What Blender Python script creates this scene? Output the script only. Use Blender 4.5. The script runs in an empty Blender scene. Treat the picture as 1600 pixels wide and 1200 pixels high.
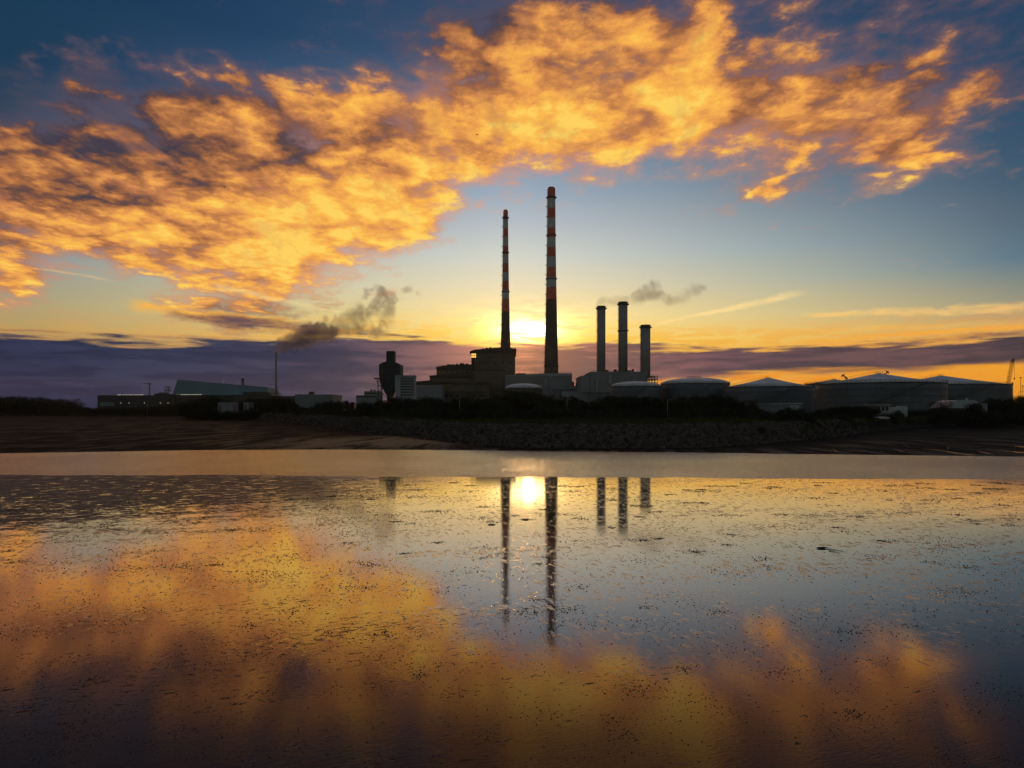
import bpy, bmesh, math, random
from mathutils import Vector, Matrix, noise as mnoise
R = math.radians
sc = bpy.context.scene
col = sc.collection
F = 1067.0          # focal length in pixels of the 1600 px wide photograph
HY = 641.0          # row of the horizon in the photograph
EYE = 6.0           # camera height in metres

def lin(c):
    return tuple(((v/255.0)/12.92 if v/255.0 <= 0.04045 else ((v/255.0+0.055)/1.055)**2.4) for v in c[:3])

# ------------------------------------------------------------------ camera
cd = bpy.data.cameras.new('camera'); cam = bpy.data.objects.new('camera', cd); col.objects.link(cam)
cam.location = (0, 0, EYE); cam.rotation_euler = (R(90), 0, 0)
cd.sensor_width = 36.0; cd.lens = 36.0*F/1600.0; cd.shift_y = (HY-600)/1600.0
cd.clip_start = 0.1; cd.clip_end = 60000
sc.camera = cam
sc.view_settings.view_transform = 'Standard'; sc.view_settings.look = 'None'
sc.view_settings.exposure = 0; sc.view_settings.gamma = 1

# ------------------------------------------------------------------ node helpers
class NT:
    def __init__(s, nt): s.nt = nt; nt.nodes.clear()
    def n(s, t, **kw):
        nd = s.nt.nodes.new(t)
        for k, v in kw.items(): setattr(nd, k, v)
        return nd
    def put(s, inp, v):
        if v is None: return
        if hasattr(v, 'is_output'): s.nt.links.new(v, inp)
        else: inp.default_value = v
    def m(s, op, a, b=None, c=None, clamp=False):
        nd = s.n('ShaderNodeMath', operation=op, use_clamp=clamp)
        s.put(nd.inputs[0], a); s.put(nd.inputs[1], b); s.put(nd.inputs[2], c)
        return nd.outputs[0]
    def v(s, op, a, b=None, scale=None):
        nd = s.n('ShaderNodeVectorMath', operation=op)
        s.put(nd.inputs[0], a); s.put(nd.inputs[1], b)
        if scale is not None: s.put(nd.inputs['Scale'], scale)
        return nd.outputs[1] if op in ('LENGTH', 'DOT_PRODUCT', 'DISTANCE') else nd.outputs[0]
    def sep(s, v): nd = s.n('ShaderNodeSeparateXYZ'); s.put(nd.inputs[0], v); return nd.outputs
    def comb(s, x=0., y=0., z=0.):
        nd = s.n('ShaderNodeCombineXYZ'); s.put(nd.inputs[0], x); s.put(nd.inputs[1], y); s.put(nd.inputs[2], z); return nd.outputs[0]
    def mix(s, f, a, b, mode='MIX'):
        nd = s.n('ShaderNodeMix', data_type='RGBA', blend_type=mode)
        s.put(nd.inputs[0], f)
        for i, q in ((6, a), (7, b)):
            if isinstance(q, tuple): q = tuple(q[:3])+(1,)
            s.put(nd.inputs[i], q)
        return nd.outputs[2]
    def fmix(s, f, a, b):
        nd = s.n('ShaderNodeMix', data_type='FLOAT'); s.put(nd.inputs[0], f); s.put(nd.inputs[2], a); s.put(nd.inputs[3], b); return nd.outputs[0]
    def noise(s, vec, scale, detail=4., rough=.5, dist=0., lac=2.0, dim='3D'):
        nd = s.n('ShaderNodeTexNoise', noise_dimensions=dim); s.put(nd.inputs['Vector'], vec)
        for k, q in (('Scale', scale), ('Detail', detail), ('Roughness', rough), ('Distortion', dist), ('Lacunarity', lac)): nd.inputs[k].default_value = q
        return nd.outputs
    def sm(s, x, a, b, lo=0., hi=1.):
        nd = s.n('ShaderNodeMapRange', interpolation_type='SMOOTHSTEP'); s.put(nd.inputs[0], x)
        for i, q in ((1, a), (2, b), (3, lo), (4, hi)): s.put(nd.inputs[i], q)
        return nd.outputs[0]
    def ramp(s, x, stops, interp='LINEAR'):
        nd = s.n('ShaderNodeValToRGB'); s.put(nd.inputs[0], x); cr = nd.color_ramp; cr.interpolation = interp
        for p, c in stops[1:-1]: cr.elements.new(p)
        for e, (p, c) in zip(cr.elements, stops):
            if abs(e.position-p) > 1e-6: e.position = p
            e.color = tuple(c) if len(c) == 4 else tuple(c)+(1,)
        return nd.outputs

# ------------------------------------------------------------------ the sunset sky (world)
SUN_AZ = math.atan((826-800)/F); SUN_EL = math.atan((HY-518)/F)
def table(rows): return [[int(ch) for ch in r] for r in rows]
# cloud cover 0..9 every 50 px: 33 columns, rows y = 0, 50 ... 550
COV = table([
 '000000000002545655466465542331124',
 '000000000002456677589976442323543',
 '016631442211457877656656766776566',
 '025666777767778999999999998888773',
 '666778899999999999999988899887410',
 '999999999999999887874543545777400',
 '999999999999986432200002752110000',
 '999999999999995100000000000000000',
 '554579999998620000000000000000000',
 '885102567752000000000000000000000',
 '200002676420100110000000000112233',
 '000000000000000000000000000000000'])
# brightness of the cloud 0 (dark) .. 9 (bright yellow)
SHD = table([
 '333333333333322223333344343333333',
 '333333333333322233346543333333333',
 '334553333333344555554454555443333',
 '111112334455567777777766665554433',
 '221122334556677888888877766655444',
 '343332334567788888877766655555555',
 '444334567788888888777665555666666',
 '566667788899999999888777777777777',
 '566667888999999999999988888877777',
 '777777777888888888888888888888888',
 '777777643334466789988888888777777',
 '777777777888888899999988888888888'])
CLR = [ # clear sky (sRGB) at x = 0, 400, 800, 1200, 1600
 (0,   [(22,58,84),(30,60,92),(48,74,104),(44,68,98),(34,64,94)]),
 (100, [(26,58,84),(36,70,104),(66,90,120),(54,82,112),(38,70,100)]),
 (200, [(48,60,82),(70,94,126),(112,132,154),(80,104,128),(50,80,106)]),
 (300, [(105,108,122),(128,144,162),(154,172,190),(118,136,150),(66,92,114)]),
 (350, [(125,125,130),(150,162,172),(182,192,198),(142,154,162),(84,106,122)]),
 (400, [(140,148,150),(168,180,176),(208,212,204),(158,174,176),(88,118,136)]),
 (450, [(160,158,134),(196,194,164),(232,220,184),(190,188,160),(122,138,136)]),
 (500, [(182,158,102),(214,192,126),(252,226,150),(224,200,134),(186,164,112)]),
 (530, [(190,150,88),(228,180,98),(255,220,110),(244,194,92),(222,160,76)]),
 (560, [(110,86,96),(130,92,92),(235,150,80),(246,170,58),(246,165,48)]),
 (580, [(92,72,98),(110,76,100),(225,130,76),(244,154,42),(250,166,34)]),
 (610, [(120,80,96),(140,84,98),(190,105,90),(240,142,34),(246,156,28)]),
 (641, [(140,86,96),(165,90,96),(200,110,84),(235,130,30),(240,146,24)])]
def tab(tb, px, py):
    x = min(max(px/50.0, 0), 31.999); y = min(max(py/50.0, 0), len(tb)-1.001)
    i, j = int(x), int(y); fx, fy = x-i, y-j
    return ((tb[j][i]*(1-fx)+tb[j][i+1]*fx)*(1-fy)+(tb[j+1][i]*(1-fx)+tb[j+1][i+1]*fx)*fy)/9.0
def clr(px, py):
    py = min(max(py, 0), 641); x = min(max(px/400.0, 0), 3.999); i = int(x); fx = x-i
    for (ya, ra), (yb, rb) in zip(CLR, CLR[1:]):
        if py <= yb:
            f = (py-ya)/(yb-ya); break
    g = lambda r: [a*(1-fx)+b*fx for a, b in zip(lin(r[i]), lin(r[i+1]))]
    return tuple(a*(1-f)+b*f for a, b in zip(g(ra), g(rb)))
AZM = R(38)
def sky_px(az, t):   # where a sky direction lies in the photograph
    return 800+F*math.tan(az), HY-F*t/math.cos(az)
NST = 32
AZS = [(-AZM+2*AZM*i/(NST-1)) for i in range(NST)]

w = bpy.data.worlds.new('World'); sc.world = w; w.use_nodes = True
W = NT(w.node_tree)
tc = W.n('ShaderNodeTexCoord').outputs['Generated']
dx, dy, dz = W.sep(tc)
hyp = W.m('SQRT', W.m('ADD', W.m('MULTIPLY', dx, dx), W.m('MULTIPLY', dy, dy)))
az = W.m('ARCTAN2', dx, dy)
t = W.m('DIVIDE', dz, W.m('MAXIMUM', hyp, 0.001))
# the clouds lie on a plane high above: perspective coordinates of that plane
zz = W.m('ADD', W.m('MAXIMUM', dz, 0.0), 0.10)
plane = W.comb(W.m('DIVIDE', dx, zz), W.m('DIVIDE', dy, zz), 0.)
ang = W.comb(az, t, 0.)
# warp of the cloud field
wn = W.noise(W.v('MULTIPLY', ang, (9., 16., 1.)), 1.0, 4., .6, dim='2D')[1]
wx, wy, _ = W.sep(W.v('SUBTRACT', wn, (.5, .5, .5)))
azw = W.m('ADD', az, W.m('MULTIPLY', wx, .10))
tw = W.m('ADD', t, W.m('MULTIPLY', wy, .058))
u0 = W.m('ADD', W.m('DIVIDE', az, 2*AZM), .5, clamp=True)
u1 = W.m('ADD', W.m('DIVIDE', azw, 2*AZM), .5, clamp=True)
# clear sky
CT = [0.0, .018, .035, .055, .075, .10, .13, .18, .225, .275, .32, .42, .52, .62]
def fillrows(u, tt, ts, fn):
    cprev = aprev = None
    for k, tv in enumerate(ts):
        stops = [(i/(NST-1.0), fn(a_, tv)) for i, a_ in enumerate(AZS)]
        c_, a_ = W.ramp(u, stops)[:2]
        if cprev is None: cprev, aprev = c_, a_
        else:
            f = W.m('DIVIDE', W.m('SUBTRACT', tt, ts[k-1]), tv-ts[k-1], clamp=True)
            cprev = W.mix(f, cprev, c_); aprev = W.fmix(f, aprev, a_)
    return cprev, aprev
def f_clear(a, tv): return clr(*sky_px(a, tv))+(1,)
clear, _ = fillrows(u0, t, CT, f_clear)
def f_cloud(a, tv):
    p = sky_px(a, tv); c_, s_ = tab(COV, *p), tab(SHD, *p)
    return (s_, s_, s_, c_)
KT = [.05+.036*k for k in range(0, 17)]
shd, cov = fillrows(u1, tw, KT, f_cloud)
shd = W.sep(shd)[0]
above = W.sm(t, .085, .115)
# cloud texture
rot = W.n('ShaderNodeMapping'); W.put(rot.inputs[0], plane); rot.inputs['Rotation'].default_value = (0, 0, R(-32)); rot.inputs['Scale'].default_value = (1.0, .42, 1)
n1 = W.noise(rot.outputs[0], 3.4, 7., .60, .15, dim='2D')[0]
n2 = W.noise(W.v('ADD', plane, (7.3, 2.1, 0.)), 4.0, 7., .62, .25, dim='2D')[0]
n3 = W.noise(W.v('MULTIPLY', ang, (17., 38., 1.)), 1., 6., .64, .25, dim='2D')[0]
n4 = W.noise(W.v('ADD', rot.outputs[0], (3.3, 9.1, 4.)), 6.2, 6., .64, .25, dim='2D')[0]
vor = W.n('ShaderNodeTexVoronoi', voronoi_dimensions='2D', feature='SMOOTH_F1'); vor.inputs['Scale'].default_value = 6.5; vor.inputs['Smoothness'].default_value = .35
nvc = W.noise(W.v('MULTIPLY', plane, (1., 1., 1.)), 4.5, 5., .62, 0., dim='2D')[1]
W.put(vor.inputs['Vector'], W.v('ADD', W.v('MULTIPLY', plane, (1., .80, 1.)), W.v('SCALE', W.v('SUBTRACT', nvc, (.5, .5, .5)), scale=.36)))
puff = W.m('SUBTRACT', .36, vor.outputs['Distance'])       # rounded lumps of altocumulus
tex = W.m('ADD', W.m('ADD', W.m('MULTIPLY', n1, .40), W.m('MULTIPLY', n2, .25)), W.m('MULTIPLY', n3, .35))
texs = W.m('ADD', W.m('ADD', W.m('MULTIPLY', n1, .52), W.m('MULTIPLY', n3, .30)), W.m('MULTIPLY', n4, .18))
den = W.m('ADD', W.m('MULTIPLY', cov, 1.08), W.m('MULTIPLY', W.m('SUBTRACT', tex, .495), 2.0))
den = W.m('ADD', den, W.m('MULTIPLY', puff, .48))
alpha = W.m('MULTIPLY', W.sm(den, .18, .90), above)
sh = W.m('ADD', W.m('MULTIPLY', shd, 1.0), W.m('ADD', W.m('MULTIPLY', W.m('SUBTRACT', texs, .53), 1.9), W.m('MULTIPLY', puff, .80)), clamp=True)
ccol = W.ramp(sh, [(0.0, lin((66,60,74))), (.16, lin((106,74,66))), (.32, lin((160,102,66))), (.50, lin((204,134,76))), (.64, lin((236,160,80))),
                   (.82, lin((252,184,80))), (1.0, lin((255,210,96)))])[0]
# shadowed blue-grey hollows between the lumps
hol = W.sm(n4, .50, .68)
ccol = W.mix(W.m('MULTIPLY', hol, .34), ccol, W.mix(W.sm(t, .25, .5), lin((214,136,92)), lin((140,98,86))))
ccol = W.mix(W.sm(alpha, 1.0, .5, 0., .85), ccol, W.mix(W.sm(shd, .25, .95), lin((90,78,94)), lin((216,146,120))))
clear = W.mix(W.m('MULTIPLY', above, W.sm(cov, .55, 1., 0., .7)), clear, W.mix(W.sm(shd, .2, .9), lin((70,66,86)), lin((168,126,120))))
sky = W.mix(alpha, clear, ccol)
# contrails / thin streaks: (x0,y0,x1,y1,width px, strength, colour)
def streak(sky, x0, y0, x1, y1, wd0, wd1, st, c_):
    a0, a1 = math.atan((x0-800)/F), math.atan((x1-800)/F)
    t0, t1 = (HY-y0)/F*math.cos(a0), (HY-y1)/F*math.cos(a1)
    f = W.m('DIVIDE', W.m('SUBTRACT', az, a0), a1-a0)
    tl = W.m('ADD', W.m('MULTIPLY', f, t1-t0), t0)
    wdt = W.m('ADD', W.m('MULTIPLY', f, (wd1-wd0)/F), wd0/F)
    wob = W.m('MULTIPLY', W.m('SUBTRACT', n3, .5), W.m('MULTIPLY', wdt, 2.2))
    d = W.m('DIVIDE', W.m('ABSOLUTE', W.m('ADD', W.m('SUBTRACT', t, tl), wob)), wdt)
    band = W.sm(d, 1.0, .1)
    ends = W.m('MULTIPLY', W.sm(f, -.02, .1), W.sm(f, 1.0, .75))
    k = W.m('MULTIPLY', W.m('MULTIPLY', band, ends), W.sm(n2, .25, .6, .4, 1.0))
    return W.mix(W.m('MULTIPLY', k, st), sky, lin(c_))
sky = streak(sky, 1015, 507, 1275, 453, 3., 9., .8, (255,222,150))
sky = streak(sky, 330, 446, 560, 492, 7., 3., .55, (240,214,150))
sky = streak(sky, 60, 420, 180, 438, 2., 3., .5, (232,190,130))
sky = streak(sky, 1250, 492, 1680, 474, 5., 10., .75, (255,206,120))
sky = streak(sky, 1120, 520, 1680, 500, 4., 8., .5, (250,190,90))
sky = streak(sky, 195, 476, 500, 512, 9., 14., .95, (250,182,72))
sky = streak(sky, 255, 489, 530, 521, 9., 17., 1., (112,80,80))
sky = streak(sky, 330, 503, 640, 524, 6., 12., .9, (86,70,86))
sky = streak(sky, 120, 520, 380, 530, 2., 5., .6, (150,110,95))
sky = streak(sky, 1340, 540, 1700, 512, 3., 9., .85, (120,84,78))
sky = streak(sky, 1240, 534, 1720, 500, 3., 7., .9, (250,176,66))
sky = streak(sky, 1180, 546, 1480, 534, 2., 4., .8, (110,80,82))
sky = streak(sky, 600, 520, 800, 510, 2., 4., .8, (255,214,110))
sky = streak(sky, 860, 500, 1000, 490, 2., 3., .7, (255,214,120))
sky = streak(sky, -60, 512, 120, 520, 2., 3., .6, (160,100,70))
# glow of the sun
sax = W.m('SUBTRACT', az, SUN_AZ); sat = W.m('SUBTRACT', t, math.tan(SUN_EL))
def lobe(sx, st, off=0.0):
    q = W.m('ADD', W.m('POWER', W.m('ABSOLUTE', W.m('DIVIDE', sax, sx)), 2.), W.m('POWER', W.m('ABSOLUTE', W.m('DIVIDE', W.m('SUBTRACT', sat, off), st)), 2.))
    return W.m('EXPONENT', W.m('MULTIPLY', W.m('SQRT', q), -1.6))
g1 = lobe(.20, .10, -.01)
sky = W.mix(1.0, sky, W.v('SCALE', (1.0, .54, .12), scale=W.m('MULTIPLY', g1, .30)), 'ADD')
# low fringe of bright broken cloud above the bank, and the dark cloud bank itself
BT = [(-200,522),(0,526),(120,527),(200,533),(300,537),(380,537),(450,532),(520,528),(600,528),(680,531),(760,537),(830,541),(900,537),(1000,540),(1100,546),(1200,545),(1300,541),(1400,537),(1500,532),(1600,524),(1900,520)]
BB = [(-200,660),(0,655),(300,650),(500,640),(640,625),(760,618),(860,609),(950,600),(1050,590),(1150,585),(1300,580),(1450,574),(1600,566),(1900,560)]
BC = [(-200,(32,46,80)),(0,(34,50,84)),(300,(40,56,86)),(450,(50,60,88)),(560,(70,70,92)),(680,(98,80,92)),(760,(136,98,94)),(830,(160,106,84)),(900,(140,100,94)),(1000,(114,86,92)),(1120,(96,76,90)),(1300,(90,74,82)),(1600,(86,72,78)),(1900,(80,70,78))]
def pl(tb, x):
    if x <= tb[0][0]: return tb[0][1]
    for (xa, a), (xb, b) in zip(tb, tb[1:]):
        if x <= xb:
            f = (x-xa)/(xb-xa)
            return tuple(p*(1-f)+q*f for p, q in zip(a, b)) if isinstance(a, tuple) else a*(1-f)+b*f
    return tb[-1][1]
est = []; cst = []
for i, a_ in enumerate(AZS):
    x_ = 800+F*math.tan(a_)
    est.append((i/(NST-1.0), (max(0, (HY-pl(BT, x_))/F*math.cos(a_)*5), max(0, (HY-pl(BB, x_))/F*math.cos(a_)*5+.1), 0, 1)))
    cst.append((i/(NST-1.0), lin(pl(BC, x_))))
ed = W.sep(W.ramp(u0, est)[0]); top = W.m('DIVIDE', ed[0], 5.); bot = W.m('DIVIDE', W.m('SUBTRACT', ed[1], .1), 5.)
bcol = W.ramp(u0, cst)[0]
h1 = W.noise(W.v('MULTIPLY', ang, (9., 90., 1.)), 1., 4., .55, .1, dim='2D')[0]
h2 = W.noise(W.v('MULTIPLY', ang, (20., 120., 5.)), 1., 4., .6, .2, dim='2D')[0]
h3 = W.noise(W.v('MULTIPLY', W.v('ADD', ang, (3., 1., 0.)), (5., 60., 1.)), 1., 4., .55, .1, dim='2D')[0]
fr = W.m('SUBTRACT', t, top)
near = W.sm(W.m('ABSOLUTE', W.m('SUBTRACT', az, .12)), .75, .0, .15, 1.)
frm = W.m('MULTIPLY', W.m('MULTIPLY', W.sm(h2, .42, .55), W.sm(fr, .046, .006)), near)
sky = W.mix(W.m('MULTIPLY', frm, .9), sky, W.mix(lobe(.5, .3), lin((238,150,60)), lin((255,214,84))))
# the sun's disc seen through the broken edge
core = lobe(.030, .0105, .0015)
sky = W.mix(1.0, sky, W.v('SCALE', (1.0, .80, .42), scale=W.m('MULTIPLY', core, W.sm(h2, .36, .54, 2.5, 12.0))), 'ADD')
halo = lobe(.075, .022, .002)
sky = W.mix(1.0, sky, W.v('SCALE', (1.0, .56, .13), scale=W.m('MULTIPLY', halo, W.sm(h2, .38, .56, .30, 1.8))), 'ADD')
fr2 = W.m('ADD', fr, W.m('MULTIPLY', W.m('SUBTRACT', h1, .5), .036))
fb = W.m('ADD', W.m('SUBTRACT', t, bot), W.m('MULTIPLY', W.m('SUBTRACT', h3, .5), .022))
bank = W.m('MULTIPLY', W.sm(fr2, .0035, -.0045), W.sm(fb, -.004, .004))
bvar = W.m('ADD', W.m('MULTIPLY', h3, 1.1), W.m('MULTIPLY', h2, .5))
bcol2 = W.mix(W.sm(bvar, .68, .98), W.v('MULTIPLY', bcol, (.55, .62, .72)), W.v('MULTIPLY', bcol, (1.40, 1.10, 1.02)))
lit = W.m('MULTIPLY', lobe(.13, .05, -.03), W.sm(h3, .35, .65, .5, 1.2))
bcol2 = W.mix(1.0, bcol2, W.v('SCALE', (.60, .24, .10), scale=lit), 'ADD')
sky = W.mix(bank, sky, bcol2)
# the rest of the dome: physical dusk sky
nis = W.n('ShaderNodeTexSky', sky_type='NISHITA', sun_disc=False, sun_elevation=SUN_EL, sun_rotation=SUN_AZ, air_density=1.3, dust_density=2.0)
back = W.v('MULTIPLY', W.v('SCALE', nis.outputs[0], scale=.10), (.95, .95, 1.05))
fade = W.m('MAXIMUM', W.sm(W.m('ABSOLUTE', az), R(50), R(85)), W.sm(t, .68, 1.3))
sky = W.mix(fade, sky, back)
bg = W.n('ShaderNodeBackground'); W.put(bg.inputs[0], sky); bg.inputs[1].default_value = 1.0
wo = W.n('ShaderNodeOutputWorld'); W.nt.links.new(bg.outputs[0], wo.inputs[0])
w.cycles.sampling_method = 'MANUAL'; w.cycles.sample_map_resolution = 1024

# ------------------------------------------------------------------ sun lamp
sl = bpy.data.lights.new('sun', 'SUN'); so = bpy.data.objects.new('sun', sl); col.objects.link(so)
sl.energy = .010; sl.angle = R(1.0); sl.color = (1.0, .52, .18)
sd = Vector((math.sin(SUN_AZ)*math.cos(SUN_EL), math.cos(SUN_AZ)*math.cos(SUN_EL), math.sin(SUN_EL)))
so.rotation_euler = (-sd).to_track_quat('-Z', 'Y').to_euler(); so.location = (0, 0, 300)
sc.cycles.use_denoising = True
sc.cycles.max_bounces = 6; sc.cycles.volume_bounces = 1; sc.cycles.adaptive_threshold = .02; sc.cycles.caustics_reflective = False; sc.cycles.caustics_refractive = False

HAZE = 3.2e-5
# ------------------------------------------------------------------ mesh helpers
rnd = random.Random(7)
def PX(px, Y): return (px-800)/F*Y
def PZ(py, Y): return EYE+(HY-py)/F*Y
class G:
    def __init__(s): s.v = []; s.f = []; s.mi = []; s.sm = []
    def face(s, pts, mi=0, smooth=False):
        b = len(s.v); s.v.extend(pts); s.f.append(tuple(range(b, b+len(pts)))); s.mi.append(mi); s.sm.append(smooth)
    def box(s, x0, x1, y0, y1, z0, z1, mi=0):
        b = len(s.v)
        s.v += [(x0,y0,z0),(x1,y0,z0),(x1,y1,z0),(x0,y1,z0),(x0,y0,z1),(x1,y0,z1),(x1,y1,z1),(x0,y1,z1)]
        for q in ((0,3,2,1),(4,5,6,7),(0,1,5,4),(1,2,6,5),(2,3,7,6),(3,0,4,7)):
            s.f.append(tuple(b+i for i in q)); s.mi.append(mi); s.sm.append(False)
        return s
    def prism(s, poly, y0, y1, mi=0):      # polygon in x,z pushed from y0 to y1
        b = len(s.v); n = len(poly)
        s.v += [(x, y0, z) for x, z in poly]+[(x, y1, z) for x, z in poly]
        s.f.append(tuple(b+i for i in range(n))); s.f.append(tuple(b+n+i for i in reversed(range(n)))); s.mi += [mi, mi]; s.sm += [False, False]
        for i in range(n):
            j = (i+1) % n; s.f.append((b+i, b+n+i, b+n+j, b+j)); s.mi.append(mi); s.sm.append(False)
        return s
    def lathe(s, cx, cy, prof, n=32, mats=None, cap=True, smooth=True):
        b = len(s.v); k = len(prof)
        for r, z in prof:
            for i in range(n):
                a = 2*math.pi*i/n; s.v.append((cx+r*math.cos(a), cy+r*math.sin(a), z))
        for j in range(k-1):
            for i in range(n):
                q = (i+1) % n
                s.f.append((b+j*n+i, b+j*n+q, b+(j+1)*n+q, b+(j+1)*n+i)); s.mi.append(mats[j] if mats else 0); s.sm.append(smooth)
        if cap:
            s.f.append(tuple(b+(k-1)*n+i for i in range(n))); s.mi.append(mats[-1] if mats else 0); s.sm.append(False)
            s.f.append(tuple(b+i for i in reversed(range(n)))); s.mi.append(mats[0] if mats else 0); s.sm.append(False)
        return s
    def tube(s, p, q, r, r2=None, n=6):
        p, q = Vector(p), Vector(q); d = (q-p); 
        if d.length < 1e-6: return s
        d.normalize(); a = d.orthogonal().normalized(); c = d.cross(a); r2 = r if r2 is None else r2
        b = len(s.v)
        for o, rr in ((p, r), (q, r2)):
            for i in range(n):
                t_ = 2*math.pi*i/n; s.v.append(tuple(o+a*math.cos(t_)*rr+c*math.sin(t_)*rr))
        for i in range(n):
            j = (i+1) % n; s.f.append((b+i, b+j, b+n+j, b+n+i)); s.mi.append(0); s.sm.append(True)
        s.f.append(tuple(b+i for i in reversed(range(n)))); s.f.append(tuple(b+n+i for i in range(n))); s.mi += [0, 0]; s.sm += [False, False]
        return s
    def mesh(s, name, *ms):
        me = bpy.data.meshes.new(name); me.from_pydata([tuple(p) for p in s.v], [], s.f)
        for m_ in ms: me.materials.append(m_)
        me.polygons.foreach_set('material_index', s.mi); me.polygons.foreach_set('use_smooth', s.sm); me.update()
        return me
    def obj(s, name, ms, parent=None, loc=None):
        if not isinstance(ms, (list, tuple)): ms = [ms]
        me = s.mesh(name, *ms)
        o = bpy.data.objects.new(name, me); col.objects.link(o)
        if parent is not None:
            o.parent = parent; me.transform(Matrix.Translation(-parent.location))
        return o
def tag(o, label=None, cat=None, group=None, kind=None):
    if label: o['label'] = label
    if cat: o['category'] = cat
    if group: o['group'] = group
    if kind: o['kind'] = kind
    return o
def thing(name, label, cat, loc, group=None):
    o = bpy.data.objects.new(name, None); col.objects.link(o); o.location = loc; o.empty_display_size = 1
    return tag(o, label, cat, group)
def dup(o, loc=None, rz=0., s=1., label=None, parent=None):
    c = o.copy(); col.objects.link(c)
    if parent is not None: c.parent = parent
    if loc is not None:
        c.location = loc; c.rotation_euler = (0, 0, rz)
        c.scale = s if isinstance(s, tuple) else (s, s, s)
    if label: c['label'] = label
    for ch in o.children: dup(ch, parent=c)
    return c

# ------------------------------------------------------------------ materials
def mat(name, base, rough=.7, var=.25, scale=.3, stretch=(1,1,1), metal=0., bump=0., bscale=4., streaks=0., ior=1.45, second=None):
    m_ = bpy.data.materials.new(name); m_.use_nodes = True; T = NT(m_.node_tree)
    geo = T.n('ShaderNodeTexCoord').outputs['Object']
    vec = T.v('MULTIPLY', geo, stretch)
    nz = T.noise(vec, scale, 6., .6, .2)[0]
    c2 = second or tuple(v*(1-var) for v in base)
    c_ = T.mix(T.sm(nz, .32, .68), tuple(c2), tuple(v*(1+(var*.5 if not second else 0)) for v in base))
    if streaks:
        st = T.noise(T.v('MULTIPLY', geo, (1.2, 1.2, .05)), 1.6, 4., .6)[0]
        c_ = T.mix(T.m('MULTIPLY', T.sm(st, .5, .72), streaks), c_, tuple(v*.45 for v in base))
    b = T.n('ShaderNodeBsdfPrincipled'); T.put(b.inputs['Base Color'], c_)
    b.inputs['Roughness'].default_value = rough; b.inputs['Metallic'].default_value = metal; b.inputs['IOR'].default_value = ior
    if bump:
        bn = T.n('ShaderNodeBump'); bn.inputs['Strength'].default_value = bump; bn.inputs['Distance'].default_value = .1
        T.put(bn.inputs['Height'], T.noise(geo, bscale, 4., .6)[0]); T.nt.links.new(bn.outputs[0], b.inputs['Normal'])
    o = T.n('ShaderNodeOutputMaterial'); T.nt.links.new(b.outputs[0], o.inputs[0])
    return m_
def emit(name, c_, st):
    m_ = bpy.data.materials.new(name); m_.use_nodes = True; T = NT(m_.node_tree)
    e = T.n('ShaderNodeEmission'); T.put(e.inputs[0], tuple(c_)+(1,)); e.inputs[1].default_value = st
    o = T.n('ShaderNodeOutputMaterial'); T.nt.links.new(e.outputs[0], o.inputs[0]); return m_
M = dict(
 red=mat('red_paint', (.62,.11,.065), .6, .3, .15, streaks=.35),
 white=mat('white_paint', (.42,.42,.43), .6, .2, .15, streaks=.3),
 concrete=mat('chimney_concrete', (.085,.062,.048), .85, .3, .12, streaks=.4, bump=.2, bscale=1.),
 steel=mat('dark_steel', (.07,.065,.06), .5, .3, .8),
 stack=mat('stack_steel', (.24,.23,.22), .55, .15, .2, streaks=.3),
 brown=mat('brown_cladding', (.125,.095,.068), .8, .2, .06, streaks=.25),
 brown2=mat('dark_brown_roof', (.055,.042,.034), .85, .2, .1),
 grey=mat('grey_cladding', (.19,.185,.20), .6, .15, .05, streaks=.2),
 grey2=mat('pale_panel', (.27,.27,.285), .6, .15, .08, streaks=.2),
 teal=mat('teal_metal_cladding', (.09,.17,.20), .75, .15, .02, streaks=.12),
 dark=mat('dark_cladding', (.035,.035,.036), .7, .25, .05),
 green=mat('grey_green_cladding', (.13,.16,.16), .65, .2, .06, streaks=.2),
 tank=mat('tank_plate', (.085,.094,.112), .6, .3, .08, streaks=.75),
 tankb=mat('brown_tank_plate', (.06,.045,.035), .7, .25, .1, streaks=.3),
 tankroof=mat('tank_roof_paint', (.62,.58,.60), .45, .15, .15),
 glass=mat('window_glass', (.02,.025,.03), .08, .1, .2),
 lit=emit('lit_glass', (1., .55, .12), 1.5), lamp=emit('lamp_light', (1., .85, .6), .55),
 car=mat('car_paint', (.42,.43,.45), .25, .05, 1.), tyre=mat('tyre_rubber', (.02,.02,.02), .8, .1, 5.),
 tin=mat('pale_tin', (.30,.32,.34), .4, .12, .6), crane=mat('crane_paint', (.20,.10,.05), .6, .3, .5),
 bark=mat('bark', (.05,.038,.028), .9, .3, 2.), rock=mat('granite_armour', (.078,.054,.040), .9, .5, .9, bump=.5, bscale=3.),
 cast=mat('mud_cast', (.045,.031,.023), .75, .3, 4.),
 wood=mat('driftwood', (.035,.026,.02), .8, .3, 4.), weed=mat('seaweed', (.02,.016,.012), .7, .3, 4.),
)
def leafmat(name, base):
    m_ = bpy.data.materials.new(name); m_.use_nodes = True; T = NT(m_.node_tree)
    geo = T.n('ShaderNodeTexCoord').outputs['Object']
    nz = T.noise(geo, .7, 4., .6)[0]
    c_ = T.mix(T.sm(nz, .35, .65), tuple(v*.6 for v in base), tuple(v*1.25 for v in base))
    b = T.n('ShaderNodeBsdfPrincipled'); T.put(b.inputs['Base Color'], c_); b.inputs['Roughness'].default_value = .75
    b.inputs['Specular IOR Level'].default_value = .05
    o = T.n('ShaderNodeOutputMaterial'); T.nt.links.new(b.outputs[0], o.inputs[0]); return m_
M['leaf'] = leafmat('dark_foliage', (.026,.030,.016)); M['leaf2'] = leafmat('scrub_foliage', (.034,.034,.020))
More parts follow.
